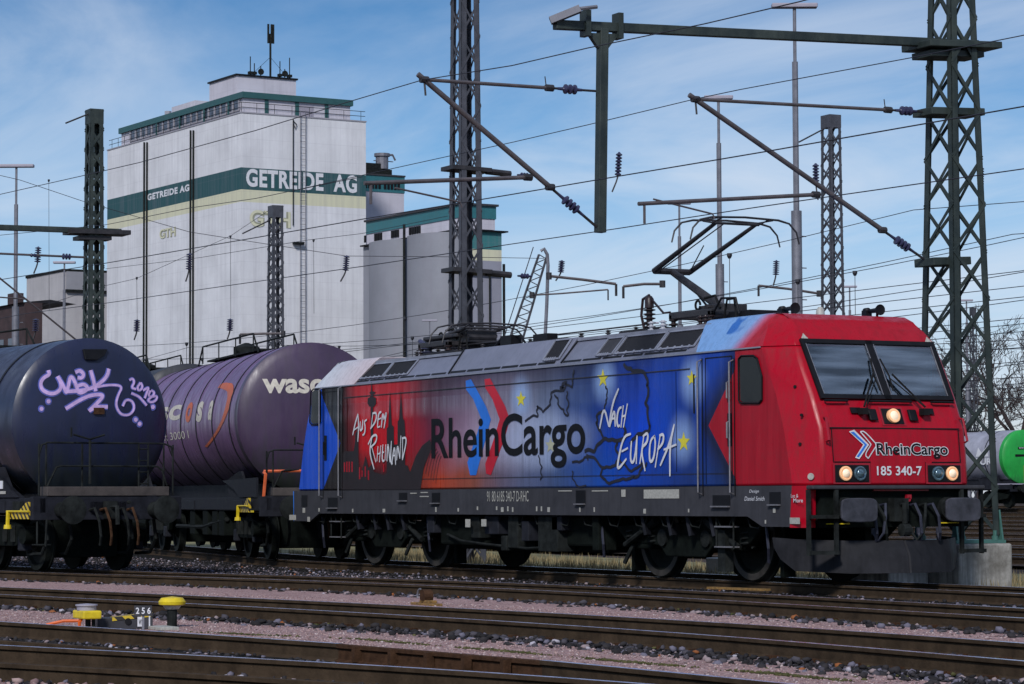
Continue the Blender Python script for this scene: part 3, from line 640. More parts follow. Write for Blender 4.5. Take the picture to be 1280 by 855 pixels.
for s in (-1, 1): wpoly(mb, [(s*1.06, 2.57), (s*1.13, 2.57), (s*1.145, 3.42), (s*1.085, 3.42)], -.01, .0305)
mb.build('windscreen_frame', M['black'], loco)
for s in (-1, 1):
    mb = MB(); wpoly(mb, [(s*.05, 2.62), (s*1.07, 2.62), (s*1.09, 3.37), (s*.05, 3.37)], .006, .014); mb.build('windscreen', M['windscreen'], loco)
    mb = MB(); wpoly(mb, [(s*1.045, 2.63), (s*1.058, 2.63), (s*1.078, 3.36), (s*1.065, 3.36)], .014, .022)
    mb.build('windscreen_seal', M['steel_bright'], loco); mb = MB()
    wpoly(mb, [(s*.062, 2.63), (s*.074, 2.63), (s*.074, 3.36), (s*.062, 3.36)], .030, .034); mb.build('windscreen_seal', M['steel_bright'], loco)
for s, y1 in ((-1, -.10), (1, .10)):       # wipers parked towards the middle
    mb = MB(); P0 = wpt(s*.52, 2.42, .10); P1 = wpt(s*.16, 2.90, .085)
    mb.tube([P0, P1], .016, 6); mb.tube([P0+Vector((0, -s*.05, .03)), P1+Vector((0, -s*.05, -.05))], .009, 6)
    mb.tube([wpt(s*.11, 2.68, .05), wpt(s*.13, 2.9, .05), wpt(s*.08, 3.14, .045)], .013, 6); mb.box(fx(2.42)+.0, fx(2.42)+.12, s*.52-.05, s*.52+.05, 2.36, 2.45)
    mb.build('wiper', M['black_matt'], loco)
# side windows, doors, grab rails
def sidepoly(name, pts, m, th=.012, parent=loco, bevel=None):
    P = [sp(x, y) for x, y in pts]; mb = MB(); mb.prism([p+Vector((0, .003, 0)) for p in P], (0, -th, 0)); return mb.build(name, m, parent, bevel=bevel)
w = sidepoly('side_window', [(925, 450), (928, 446.5), (942, 446), (946, 449), (952, 471), (952, 499), (949, 502.5), (929, 502.5), (926, 500)], M['glass_dark'], .010)
P = [sp(x, y, .012) for x, y in [(924, 449), (927.5, 445), (943, 444.5), (947.5, 448), (953.5, 470.5), (953.5, 500), (950, 504), (928, 504), (924.6, 501)]]
mb = MB(); mb.tube(P+[P[0]], .014, 5); mb.build('frame', M['black'], w)
w = sidepoly('side_window', [(390.5, 491), (393, 488), (399, 487.5), (400.5, 490), (400.5, 526), (398, 529), (391, 529.5), (389, 527)], M['glass_dark'], .010)
P = [sp(x, y, .012) for x, y in [(389.5, 490), (392.5, 486.5), (400, 486), (401.5, 489), (401.5, 527), (398.5, 530.5), (390.5, 531), (388, 528)]]
mb = MB(); mb.tube(P+[P[0]], .013, 5); mb.build('frame', M['black'], w)
for x0, x1 in ((6.33, 7.04), (-7.38, -6.66)):     # cab side doors as thin raised leaves with a gap line
    mb = MB()
    for a in (x0, x1): mb.box(a-.008, a+.008, SY-.004, SY+.01, 1.42, 3.24)
    mb.box(x0, x1, SY-.004, SY+.01, 3.232, 3.246); mb.build('cab_door', M['black'], loco)
for px_, y0, y1 in ((877.5, 448, 620), (917.5, 448, 620), (403.5, 484, 623), (427.5, 482, 623)):
    a, b = sp(px_, y0), sp(px_-.3, y1); mb = MB(); X = (a.x+b.x)/2; yy = SY-.075
    mb.tube([(X, SY, a.z-.02), (X, yy, a.z-.05), (X, yy, b.z+.05), (X, SY, b.z+.02)], .012, 6)
    mb.build('grab_rail', M['steel_bright'], loco); mb = MB(); mb.box(X+.02, X+.035, SY-.012, SY-.002, b.z, a.z); mb.build('rail_backing', M['black'], loco)
for x in (6.98, -7.3):
    mb = MB(); mb.box(x-.05, x+.05, SY-.012, SY-.004, 1.95, 2.42); mb.tube([(x-.02, SY-.03, 2.30), (x-.02, SY-.03, 2.05)], .012, 5); mb.build('door_handle', M['black'], loco)
# gutter and rain strip
for q in (-1.507, 1.485): mb = MB(); mb.box(-7.8, 7.8, q, q+.022, 3.318, 3.338); mb.build('gutter', M['roof_trim'], loco)
mb = MB(); mb.box(-6.45, 5.9, -1.502, -1.488, 3.10, 3.113); mb.build('moulding', M['skirt'], loco)
# fairing between the doors and the top machine-room panels
SEC = [(-6.15, -2.22, 3.72, 1.12, -1), (-2.20, 1.83, 3.80, 1.12, 0), (1.85, 6.0, 3.73, 1.12, 1)]
for i, (x0, x1, zt, yt, k) in enumerate(SEC):
    mb = MB(); o = .0
    prof = [(-1.44, 3.335), (-1.43, 3.37), (-yt, zt), (yt, zt), (1.43, 3.37), (1.44, 3.335)]
    mb.loft([[(x0, y, z) for y, z in prof], [(x1, y, z) for y, z in prof]])
    mb.f = [tuple(reversed(f)) for f in mb.f]
    pan = mb.build('roof_panel', M['roof_grey'], loco, bevel=.012)
    dy, dz = (1.43-yt), zt-3.37; ln = math.hypot(dy, dz)
    def rp(x, t, off, s=-1): return (x, s*(1.43-dy*t+ -off*0)+(s*off*dz/ln), 3.37+dz*t+off*dy/ln)
    def slab(mb, xa, xb, t0, t1, o0, o1, s=-1):
        v = [rp(xa, t0, o0, s), rp(xb, t0, o0, s), rp(xb, t1, o0, s), rp(xa, t1, o0, s), rp(xa, t0, o1, s), rp(xb, t0, o1, s), rp(xb, t1, o1, s), rp(xa, t1, o1, s)]
        mb.add(v, [(0,3,2,1),(4,5,6,7),(0,1,5,4),(1,2,6,5),(2,3,7,6),(3,0,4,7)] if s < 0 else [(0,1,2,3),(7,6,5,4),(4,5,1,0),(5,6,2,1),(6,7,3,2),(7,4,0,3)])
    G = {-1: [(-6.0, -5.0), (-4.95, -3.95)], 0: [(1.18, 1.72)], 1: [(2.92, 3.42), (3.5, 4.72), (4.78, 5.85)]}[k]
    for s in (-1, 1):
        for a, b in G:
            mb = MB(); slab(mb, a, b, .22, .88, .004, .014, s); g = mb.build('grille', M['roof_dark'], pan)
            if k == 1 and a < 3: g.data.materials[0] = M['roof_grey'] if False else M['skirt']
            mb = MB()
            for q in np.linspace(a, b, 2): slab(mb, q-.02, q+.02, .16, .94, .014, .03, s)
            slab(mb, a, b, .14, .20, .014, .03, s); slab(mb, a, b, .89, .95, .014, .03, s)
            for q in np.linspace(a+.12, b-.12, 5): slab(mb, q-.02, q+.02, .10, .22, .03, .042, s)
            mb.build('grille_frame', M['roof_trim'], pan)
        mb = MB(); x = x0+.06
        while x < x1-.3:
            xe = min(x+.62, x1-.06); slab(mb, x, xe-.05, .015, .10, .001, .006, s); x += .64
        mb.build('drain_slot', M['black'], pan)
        mb = MB(); slab(mb, x0-.0, x0+.04, .0, 1, .004, .02, s); mb.build('joint', M['black'], pan)
        if k: 
            mb = MB(); mb.box(x0+.05, x1-.05, s*1.12-.03, s*1.12+.03, zt+.002, zt+.05); mb.build('roof_rail', M['roof_trim'], pan)
for x in (-4.0, 0.1, 3.2):
    mb = MB(); mb.box(x-.7, x+.7, -.75, .75, 3.72, 3.86); mb.build('roof_box', M['roof_dark'], loco, bevel=.03)

# solebar skirt: grey band with openings, end pieces deeper
mb = MB()
for s in (-1, 1):
    pr = [(-8.83, 1.38), (-8.83, .80), (-8.05, .80), (-7.62, .95), (7.42, .95), (7.80, .81), (8.50, .81), (8.56, 1.38)]
    P = [(x, s*1.488, z) for x, z in pr]; mb.prism(P, (0, -s*.06, 0))
mb.build('solebar', M['skirt'], loco)
mb = MB(); mb.prism([(8.505, -1.492, .80), (8.565, -1.492, 1.378), (8.86, -1.40, 1.378), (8.84, -1.40, .80)], (-.02, .12, 0)); o = mb.build('corner_panel', M['red'], loco)
mb = MB(); mb.prism([(-8.835, -1.492, .80), (-8.86, -1.492, 1.378), (-8.96, -1.35, 1.378), (-8.94, -1.35, .80)], (.02, .12, 0)); mb.build('corner_panel', M['art_blue'], loco)
mb = MB(); mb.box(-8.6, 8.6, -1.42, 1.42, 1.2, 1.378); mb.box(-8.7, 8.75, -1.2, 1.2, 1.0, 1.22); mb.build('underfloor', M['under'], loco)
def hole(px0, py0, px1, py1, m='black', name='recess', th=.004, parent=loco):
    a, b = sp(px0, py0), sp(px1, py1); mb = MB(); mb.box(a.x, b.x, SY-.002-th, SY-.001, b.z, a.z); return mb.build(name, M[m], parent)
for q in ((377, 619, 384, 633), (410, 622, 422, 635), (540, 616, 550, 629), (499, 616, 509, 626), (720, 613, 732, 630), (891, 619, 913, 633), (962, 615, 976, 631)):
    hole(*q)
    if q[2]-q[0] > 8: mb = MB(); a, b = sp(q[0], q[3]), sp(q[2], q[3]); mb.box(a.x, b.x, SY-.05, SY-.004, a.z-.012, a.z+.008); mb.build('step', M['steel_bright'], loco)
hole(805, 612, 849, 623, 'pale', 'plate'); hole(777, 612, 782, 621, 'pale', 'plate'); hole(987.5, 647, 1000, 655, 'pale', 'plate'); hole(362, 643.5, 370, 650, 'pale', 'plate')
for x, y in ((380, 638), (399, 638), (441, 639), (480, 639), (545, 637), (573, 638), (597, 636), (621, 636), (628, 637), (635, 636), (641, 637), (671, 636), (677, 636), (686, 637), (725, 637), (743, 637), (806, 639), (861, 639), (957, 653), (968, 638), (386, 649)):
    w_ = 1.0 if x % 2 else 2.0; hole(x-w_/1.3, y-3, x+w_/1.3, y+3 if x % 3 else y+1.5, 'pale', 'marking', .003)
def sidetext(s, px0, py0, px1, py1, m, bold=0, dy=.0, name='lettering', shear=0, label=None):
    """letters between two corners given as left-bottom and right-top"""
    a, b = sp(px0, py0, dy), sp(px1, py1, dy); return lettering(name, s, (Vector((a.x, SY-.005-dy, a.z)), Vector((b.x-a.x, 0, 0)), Vector((0, 0, b.z-a.z))), M[m], loco, bold, shear=shear, label=label)
sidetext('91 80 6185 340-7 D-RHC', 609, 627, 661, 613.5, 'pale', .0)
sidetext('Design', 937, 617, 949, 612, 'white', 0, shear=.2); sidetext('Daniel Smith', 931, 626, 956, 620.5, 'white', 0, shear=.2)
sidetext('Loc &', 989, 622, 998, 617.5, 'white', 0); sidetext('More', 992, 628, 1004, 623, 'white', .01)
for a, b, c, d in ((513, 619, 521, 616), (526, 618, 535, 615), (525, 622, 536, 620), (698, 617, 715, 613), (740, 616, 760, 613)): hole(a, d, c, d+1.2, 'pale', 'marking', .003)

# --- artwork on the side, painted flat
def art(name, polys, m, dy, label=None):
    mb = MB()
    for q in polys: mb.face([sp(x, y, dy) for x, y in q][::-1])
    o = mb.build(name, M[m], loco); 
    if label: o['label'] = label
    return o
def z5(pts): return [(360+x/4.5, 400+y/4.5) for x, y in pts]
def z6(pts): return [(620+x/4.5, 400+y/4.5) for x, y in pts]
art('skyline', [z5([(470, 350), (474, 350), (476, 400), (492, 405), (492, 412), (480, 418), (480, 430), (497, 440), (497, 470), (485, 488), (480, 488), (482, 800), (466, 800), (466, 488), (458, 486), (448, 468), (450, 440), (467, 430), (467, 418), (458, 410), (468, 400)])], 'silhouette', .001)
art('skyline', [z5([(556, 860), (557, 610), (565, 600), (570, 480), (575, 395), (580, 480), (586, 590), (597, 600), (598, 700), (617, 700), (618, 570), (626, 560), (632, 470), (636, 393), (642, 470), (648, 555), (657, 565), (662, 640), (660, 860)])], 'silhouette', .0012)
art('skyline', [z5([(370, 860), (370, 740), (378, 690), (380, 640), (392, 615), (398, 640), (400, 860)])], 'silhouette', .0014)
art('skyline', [[(427, 612), (427, 567), (432, 564), (447, 564), (450, 600), (452, 590), (455, 580), (457, 570), (459, 575), (461, 585), (465, 580), (468, 590), (480, 594), (500, 580), (510, 582), (513, 590), (520, 570), (528, 557), (538, 549), (540, 560), (530, 585), (526, 612)]], 'silhouette', .0016)
for x, y0, y1 in ((431, 578, 590), (434, 577, 590), (437, 577, 590), (440.5, 577, 590), (450, 584, 599), (453, 588, 596), (457, 583, 596), (461, 588, 600), (480, 580, 590)):
    mb = MB(); mb.face([sp(x-.8, y1, .003), sp(x+.8, y1, .003), sp(x+.8, y0, .003), sp(x-.8, y0, .003)][::1]); mb.build('skyline_light', M['red'], loco)
# blue and red chevrons
art('chevron', [[(582.5, 476), (589, 474), (608, 508), (614, 524), (607, 550), (595.5, 594), (588, 594), (584.5, 578), (597, 541), (602, 524), (592, 499), (583, 487)][::1]], 'art_blue', .002)
art('chevron', [[(606, 474), (613, 473), (632, 508), (637.5, 524), (631, 548), (614, 594), (608, 592), (607, 580), (619, 545), (625, 524), (616, 499), (607, 485)]], 'art_red', .0024)
# stars
def star(cx, cy, r, squash=.62, tilt=0.0):
    q = []
    for i in range(10):
        a = -PI/2+i*PI/5+tilt; rr = r if i % 2 == 0 else r*.42; q.append((cx+math.cos(a)*rr*squash, cy+math.sin(a)*rr))
    return q
for cx, cy, r in ((651.5, 499, 10.5), (754, 473, 12), (865, 473, 10.5), (855, 552.5, 13), (688.5, 556.5, 11)):
    mb = MB(); q = star(cx, cy, r); c = sp(cx, cy, .002); P = [sp(x, y, .002) for x, y in q]; mb.v = [tuple(c)]+[tuple(p) for p in P]; mb.f = [(0, (i+1) % 10+1, i+1) for i in range(10)]; mb.m = [0]*10
    o = mb.build('star', M['star'] if cx != 688.5 else M['star_pale'], loco)
# map outline
mb = MB(); lay = .003
random.seed(3)
def jag(pts, amp=7):
    out = [pts[0]]
    for a, b in zip(pts, pts[1:]):
        n_ = max(1, int(math.hypot(b[0]-a[0], b[1]-a[1])/14))
        for i in range(1, n_+1): t = i/n_; out.append((a[0]+(b[0]-a[0])*t+random.uniform(-amp, amp)*(i < n_), a[1]+(b[1]-a[1])*t+random.uniform(-amp, amp)*(i < n_)))
    return out
for pts, wd in (([(720, 245), (745, 275), (790, 285), (835, 295), (850, 330), (855, 430), (845, 460), (855, 540), (865, 620), (790, 655), (755, 700)], .045),
    ([(500, 740), (560, 730), (590, 690), (620, 665), (680, 680), (730, 660), (720, 600)], .045), ([(610, 510), (565, 540), (575, 600), (605, 660)], .035), ([(620, 370), (628, 440), (612, 500)], .025),
    ([(165, 570), (205, 540), (235, 545), (232, 480), (265, 520), (300, 480), (310, 410), (370, 400), (395, 350), (430, 380), (440, 280)], .028), ([(330, 420), (370, 500), (400, 540), (412, 480), (400, 400)], .026),
    ([(510, 760), (560, 780), (600, 830), (660, 820), (690, 790), (680, 690)], .035), ([(430, 800), (470, 800), (500, 770), (520, 790)], .028), ([(600, 830), (590, 870), (640, 920), (700, 900), (800, 880), (850, 800)], .035), ([(700, 790), (760, 850), (830, 800)], .03), ([(240, 760), (262, 830), (255, 900)], .022), ([(430, 850), (440, 900), (470, 940), (510, 930)], .02)):
    mb.ribbon([sp(x, y, lay) for x, y in z6(jag(pts, 10))], wd*1.35, (0, -1, 0), taper=False); lay += .00025
mb.build('map_outline', M['mapline'], loco)
mb = MB()
mb.ribbon([sp(x, y, .0025) for x, y in z6(jag([(360, 380), (385, 395), (375, 360), (400, 350)], 3))], .08, (0, -1, 0)); mb.build('map_outline', M['mapline'], loco)
# sphere hatch beside the skyline
mb = MB(); lay = .003
for k in range(7):
    mb.ribbon([sp(540+2*k-x_*(14-k*1.2), 552+(x_**2)*34+k*3, lay) for x_ in (0, .4, .8, 1.0)], .012, (0, -1, 0), taper=False); lay += .0002
mb.build('dome_lines', M['silhouette'], loco)
# big name
sidetext('RheinCargo', 540, 588.5, 732, 511, 'black', .016, .008)
# brush lettering
def strokes(name, lst, w, m='white', dy=.012, label=None, conv=None, nrm=(0, -1, 0), surf=None):
    mb = MB(); q = 0
    for s_ in lst:
        P = [(surf or (lambda x, y, d: sp(x, y, d)))(x, y, dy+q*.0003) for x, y in (conv(s_) if conv else s_)]; mb.ribbon(P, w, nrm); q += 1
    o = mb.build(name, M[m], loco if surf is None else surf.root)
    if label: o['label'] = label
    return o
AUS = [[(368, 648), (380, 590), (398, 528)], [(398, 528), (402, 600), (397, 685)], [(374, 620), (402, 600)], [(412, 570), (408, 618), (420, 622), (426, 560)], [(426, 560), (424, 618)], [(448, 560), (432, 572), (440, 600), (436, 640), (424, 648)]]
DEM = [[(482, 528), (472, 608)], [(480, 525), (504, 520), (500, 570), (468, 612)], [(530, 516), (514, 524), (508, 602)], [(512, 560), (528, 552)], [(508, 604), (524, 598)], [(530, 606), (538, 516), (545, 560)], [(545, 560), (562, 505), (545, 610)]]
RHE = [[(478, 660), (462, 740), (490, 840)], [(456, 700), (480, 650), (508, 645), (500, 690), (470, 715)], [(476, 712), (500, 800)], [(512, 710), (506, 795)], [(528, 705), (520, 800)], [(508, 755), (526, 748)], [(540, 700), (534, 795), (548, 790)], [(534, 748), (546, 742)], [(556, 700), (552, 790)], [(563, 795), (567, 670), (580, 800)], [(580, 800), (588, 680)],
       [(590, 815), (606, 690), (612, 815)], [(594, 765), (612, 760)], [(618, 790), (622, 690), (636, 780)], [(636, 780), (642, 650)], [(650, 780), (652, 660)], [(648, 665), (672, 660), (670, 700), (650, 788)], [(588, 690), (583, 800), (596, 808)]]
strokes('lettering', AUS+DEM+RHE, .045, conv=z5, label='white brush lettering on the red field')
NACH = [[(588, 612), (612, 480), (640, 600)], [(640, 600), (660, 470), (695, 385)], [(644, 602), (672, 490), (676, 600)], [(650, 560), (676, 550)], [(712, 490), (694, 500), (684, 560), (690, 600), (702, 592)], [(722, 480), (708, 605)], [(745, 470), (722, 605)], [(712, 545), (736, 535)]]
EUR = [[(765, 640), (722, 655), (690, 800), (690, 845), (740, 780)], [(712, 740), (748, 720)], [(768, 680), (760, 800), (785, 800), (800, 650)], [(800, 650), (795, 810)], [(838, 650), (815, 810)], [(832, 655), (862, 630), (858, 690), (820, 720), (845, 850)], [(900, 650), (872, 680), (868, 800), (892, 790), (904, 700), (898, 650)], [(930, 650), (902, 830)], [(925, 650), (950, 640), (948, 690), (915, 730)], [(930, 820), (985, 690), (1010, 585)], [(1010, 585), (985, 700), (985, 880)], [(950, 730), (1022, 700)]]
strokes('lettering', NACH+EUR, .05, conv=z6, label='white brush lettering on the blue field')

# --- front of the cab
FX = 8.985
def frx(z): return np.interp(z, [1.38, 1.80, 2.17, 2.62], [8.98, 8.965, 8.92, 8.72])
def fp(y, z, off=.006): return Vector((float(frx(z))+off, y, z))
def ffront(name, yz, m, o0=.002, o1=.014, bevel=None, parent=loco):
    a = [fp(y, z, o0) for y, z in yz]; b = [fp(y, z, o1) for y, z in yz]; n_ = len(a); mb = MB()
    mb.add(a+b, [tuple(range(n_-1, -1, -1)), tuple(range(n_, 2*n_))]+[(i, (i+1) % n_, n_+(i+1) % n_, n_+i) for i in range(n_)]); return mb.build(name, M[m], parent, bevel=bevel)
def rect(y0, y1, z0, z1): return [(y0, z0), (y1, z0), (y1, z1), (y0, z1)]
for y0, y1, z0, z1 in ((-1.10, 1.10, 2.165, 2.18), (-1.06, -.46, 1.695, 1.708), (.58, 1.08, 1.695, 1.708)): ffront('panel_joint', rect(y0, y1, z0, z1), 'black', .0, .006)
for s in (-1, 1):
    ffront('panel_joint', rect(s*1.075-.006, s*1.075+.006, 1.70, 2.165), 'black', 0, .006); ffront('panel_joint', rect(s*.47-.005, s*.47+.005, 1.40, 1.70), 'black', 0, .005)
    # headlight housing with two lamps
    h = ffront('headlight', rect(min(s*.50, s*1.06), max(s*.50, s*1.06), 1.425, 1.66), 'black', .004, .022, .006)
    ffront('headlight_surround', rect(min(s*.47, s*1.09), max(s*.47, s*1.09), 1.40, 1.685), 'red_dark', .001, .008)
    for yy, warm in ((s*.90, True), (s*.66, False)):
        mb = MB(); mb.lathe((8.995, yy, 1.543), (1, 0, 0), [(0, .10), (.025, .10), (.03, .085), (.012, .05), (.008, .0)], 20, closed=False); mb.build('reflector', M['lamp_lit'] if warm else M['lens'], h, smooth=40)
        mb = MB(); mb.lathe((9.02, yy, 1.543), (1, 0, 0), [(0, .062), (.02, .05), (.026, 0)], 18, closed=False); mb.build('lens', M['lamp_glow'] if warm else M['lens'], h, smooth=60)
c = ffront('headlight', rect(-.17, .17, 2.23, 2.45), 'black', .004, .02, .01); c['label'] = 'upper headlight below the windscreen'
ffront('headlight_surround', rect(-.20, .20, 2.21, 2.475), 'red_dark', .001, .01)
mb = MB(); mb.lathe((8.87, -.01, 2.34), (1, 0, .25), [(0, .10), (.05, .10), (.055, .085), (.03, .0)], 20, closed=False); mb.build('reflector', M['lamp_lit'], c, smooth=40)
mb = MB(); mb.lathe((8.90, -.01, 2.345), (1, 0, .25), [(0, .085), (.025, .06), (.03, 0)], 18, closed=False); mb.build('lens', M['lamp_glow'], c, smooth=60)
for s in (-1, 1):
    ffront('bracket', rect(s*.34-.07, s*.34+.07, 2.28, 2.44), 'black', .004, .05, .015)
    ffront('wiper_motor', rect(s*.62-.06, s*.62+.10, 2.38, 2.46), 'black', .003, .03)
    mb = MB(); mb.tube([fp(s*1.08, 2.55, .03), fp(s*1.08, 2.55, .06), fp(s*.72, 2.55, .06), fp(s*.72, 2.55, .03)], .018, 6); mb.build('grab_rail', M['black'], loco)
    mb = MB(); mb.tube([fp(s*1.15, 2.32, .0), fp(s*1.16, 2.31, .07), fp(s*1.17, 2.00, .07), fp(s*1.17, 1.98, .0)], .018, 6); mb.build('grab_rail', M['red_dark'], loco)
    mb = MB(); mb.prism([wpt(s*1.0, 3.42, .012), wpt(s*1.12, 3.42, .012), wpt(s*1.06, 3.50, .012)], (.006, 0, .006)); mb.build('warning_triangle', M['pale'], loco)
mb = MB(); mb.tube([fp(-.36, 2.55, .03), fp(-.36, 2.55, .06), fp(.36, 2.55, .06), fp(.36, 2.55, .03)], .018, 6); mb.build('grab_rail', M['black'], loco)
def fronttext(s, y0, y1, z0, z1, m, bold, off): return lettering('lettering', s, (fp(y0, z0, off), fp(y1, z0, off)-fp(y0, z0, off), fp(y0, z1, off)-fp(y0, z0, off)), M[m], loco, bold)
fronttext('RheinCargo', -.365, .875, 1.742, 1.975, 'white', .055, .010); fronttext('RheinCargo', -.35, .86, 1.755, 1.965, 'black', .018, .013)
fronttext('185 340-7', -.36, .40, 1.515, 1.645, 'white', .018, .008)
for k, (m_, sc) in enumerate((('white', 1.0), ('art_blue', .72))):
    mb = MB(); q = [(-.79, 2.12), (-.70, 2.145), (-.47, 1.94), (-.65, 1.74), (-.72, 1.76), (-.57, 1.94)]; cy = sum(a for a, b in q)/6; cz = sum(b for a, b in q)/6
    if k: q = [(-.765, 2.112), (-.71, 2.118), (-.505, 1.94), (-.66, 1.765), (-.695, 1.775), (-.545, 1.94)]
    mb.face([fp(a, b, .009+k*.003) for a, b in q][::-1]); mb.build('logo', M[m_], loco)
mb = MB(); mb.ribbon([fp(a, b, .010) for a, b in [(-.60, 2.12), (-.53, 2.13), (-.34, 1.94), (-.34, 1.94), (-.50, 1.75)]], .016, (1, 0, 0), taper=False)
mb.ribbon([fp(a, b, .0105) for a, b in [(-.60, 2.12), (-.44, 1.95), (-.44, 1.94), (-.56, 1.80), (-.50, 1.75)]], .016, (1, 0, 0), taper=False); mb.build('logo', M['white'], loco)
for y, z in ((-1.15, 1.50), ):
    mb = MB(); mb.lathe((8.80, -1.335, 1.50), (.55, -.83, 0), [(0, .05), (.012, .045), (.012, 0)], 14, closed=False); mb.build('emblem', M['pale'], loco)
for pz, dz in ((2.05, .0), (2.62, 0)):
    mb = MB(); mb.tube([(6.98, SY, pz), (6.98, SY-.05, pz+.02), (6.98, SY-.05, pz+.24), (6.98, SY, pz+.26)], .014, 6); mb.build('door_handle', M['steel_bright'], loco)
for y, z in ((-1.33, 2.35), (-1.36, 1.95), (-1.30, 2.75)):
    mb = MB(); mb.lathe((8.62 if z < 2.5 else 8.42, y-.02, z), (.55, -.83, 0), [(0, .022), (.03, .022)], 10); mb.build('rivet_cap', M['black'], loco)
for z in (1.9, 2.9):
    mb = MB(); mb.box(5.5, 5.508, SY-.006, SY+.01, 1.6, 3.08) if z < 2 else mb.box(-6.32, -6.312, SY-.006, SY+.01, 1.6, 3.08); mb.build('panel_joint', M['black'], loco)
mb = MB(); mb.box(6.0, 6.03, SY-.012, SY+.01, 2.45, 3.02); mb.build('hinge', M['black'], loco)
# buffer beam, plough, steps, buffers and coupling
mb = MB(); mb.box(8.86, 9.03, -1.46, 1.46, 1.325, 1.378); mb.build('front_ledge', M['skirt'], loco, bevel=.015)
mb = MB(); mb.box(8.80, 8.90, -1.25, 1.25, .80, 1.33); mb.build('buffer_beam', M['under'], loco); mb = MB(); mb.box(-8.95, -8.85, -1.35, 1.35, .80, 1.38); mb.build('buffer_beam', M['under'], loco)
mb = MB(); mb.box(8.88, 8.93, -.38, .55, 1.30, 1.40); mb.build('lower_panel', M['red_dark'], loco)
mb = MB()
for s in (-1, 1):   # curved snow plough
    r0 = [(9.10, s*.02, .62), (9.22, s*.02, .40), (9.24, s*.02, .17)]; r1 = [(8.95, s*.85, .62), (9.02, s*.85, .40), (9.03, s*.85, .17)]; r2 = [(8.45, s*1.36, .64), (8.45, s*1.38, .42), (8.43, s*1.36, .20)]; r3 = [(7.95, s*1.42, .66), (8.0, s*1.43, .52), (8.15, s*1.42, .36)]
    rr = [r0, r1, r2, r3]
    mb.loft([[q for q in r] + [(q[0]-.02, q[1]-s*.02, q[2]) for q in reversed(r)] for r in rr], closed=True)
pl = mb.build('snow_plough', M['plough'], loco, smooth=40)
for s in (-1, 1):
    b = MB(); b.lathe((8.90, s*.875, 1.055), (1, 0, 0), [(0, .16), (.10, .16), (.10, .125), (.34, .125)], 18); o = b.build('buffer', M['under2'], loco, smooth=40)
    b = MB(); P = []
    for k in range(20):
        a = 2*PI*k/20; cx, cy = math.cos(a), math.sin(a); P.append((9.26, s*.875+.30*math.copysign(abs(cx)**.45, cx), 1.04+.165*math.copysign(abs(cy)**.35, cy)))
    b.prism(P, (.04, 0, 0)); b.build('buffer_head', M['buffer'], o, bevel=.012)
    o2 = MB(); o2.lathe((-9.42, s*.875, 1.055), (1, 0, 0), [(0, .24), (.04, .24), (.05, .12), (.5, .13)], 18); o2.build('buffer', M['under2'], loco, smooth=40)
    # corner steps with frame
    b = MB()
    for x, y in ((8.92, s*1.46), (9.00, s*1.06)): b.bar((x, y, 1.32), (x, y, .42), .05, .05)
    for z in (.95, .46): b.bar((8.94, s*1.46, z), (9.02, s*1.06, z), .16, .05)
    b.build('corner_steps', M['under2'], loco)
mb = MB(); mb.box(8.9, 9.05, -.12, .12, .88, 1.2); mb.tube([(9.03, 0, 1.1), (9.12, 0, 1.12), (9.12, 0, .85)], .04, 8); mb.lathe((9.12, -.06, .76), (0, 1, 0), [(0, .09), (.12, .09)], 12)
mb.build('coupling_hook', M['under2'], loco)
for y, dy_, m_ in ((-.42, .07, 'under2'), (-.28, -.05, 'hose'), (.22, .04, 'hose'), (.40, -.06, 'under2'), (.52, .05, 'hose'), (-.55, .05, 'hose')):
    mb = MB(); mb.tube([(8.92, y, 1.10), (9.06, y, 1.12), (9.13, y+dy_, .95), (9.12, y+dy_*1.6, .72), (9.05, y+dy_*2.4, .62), (8.97, y+dy_*3, .72)], .022, 7); mb.lathe((8.97, y+dy_*3, .70), (0, 0, 1), [(0, .03), (.09, .03)], 8); mb.build('brake_hose', M[m_], loco)
mb = MB(); mb.lathe((8.93, .18, 1.18), (1, 0, 0), [(0, .03), (.05, .03)], 8); mb.box(8.92, 8.98, .15, .22, 1.19, 1.25); mb.build('tap_handle', M['red_dark'], loco)
for s in (-1, 1):
    mb = MB(); mb.box(8.92, 8.935, s*.95-.22, s*.95+.16, .845, .86); mb.build('edge_mark', M['yellow'], loco)
# door steps below the solebar
for xc in (6.68, -7.02):
    mb = MB()
    for q in (-.23, .23): mb.tube([(xc+q, -1.40, .96), (xc+q, -1.40, .48)], .014, 6)
    lad = mb.build('step_ladder', M['under2'], loco)
    for z in (.79, .50): mb = MB(); mb.box(xc-.23, xc+.23, -1.44, -1.30, z, z+.02); mb.build('step', M['steel_bright'], lad)

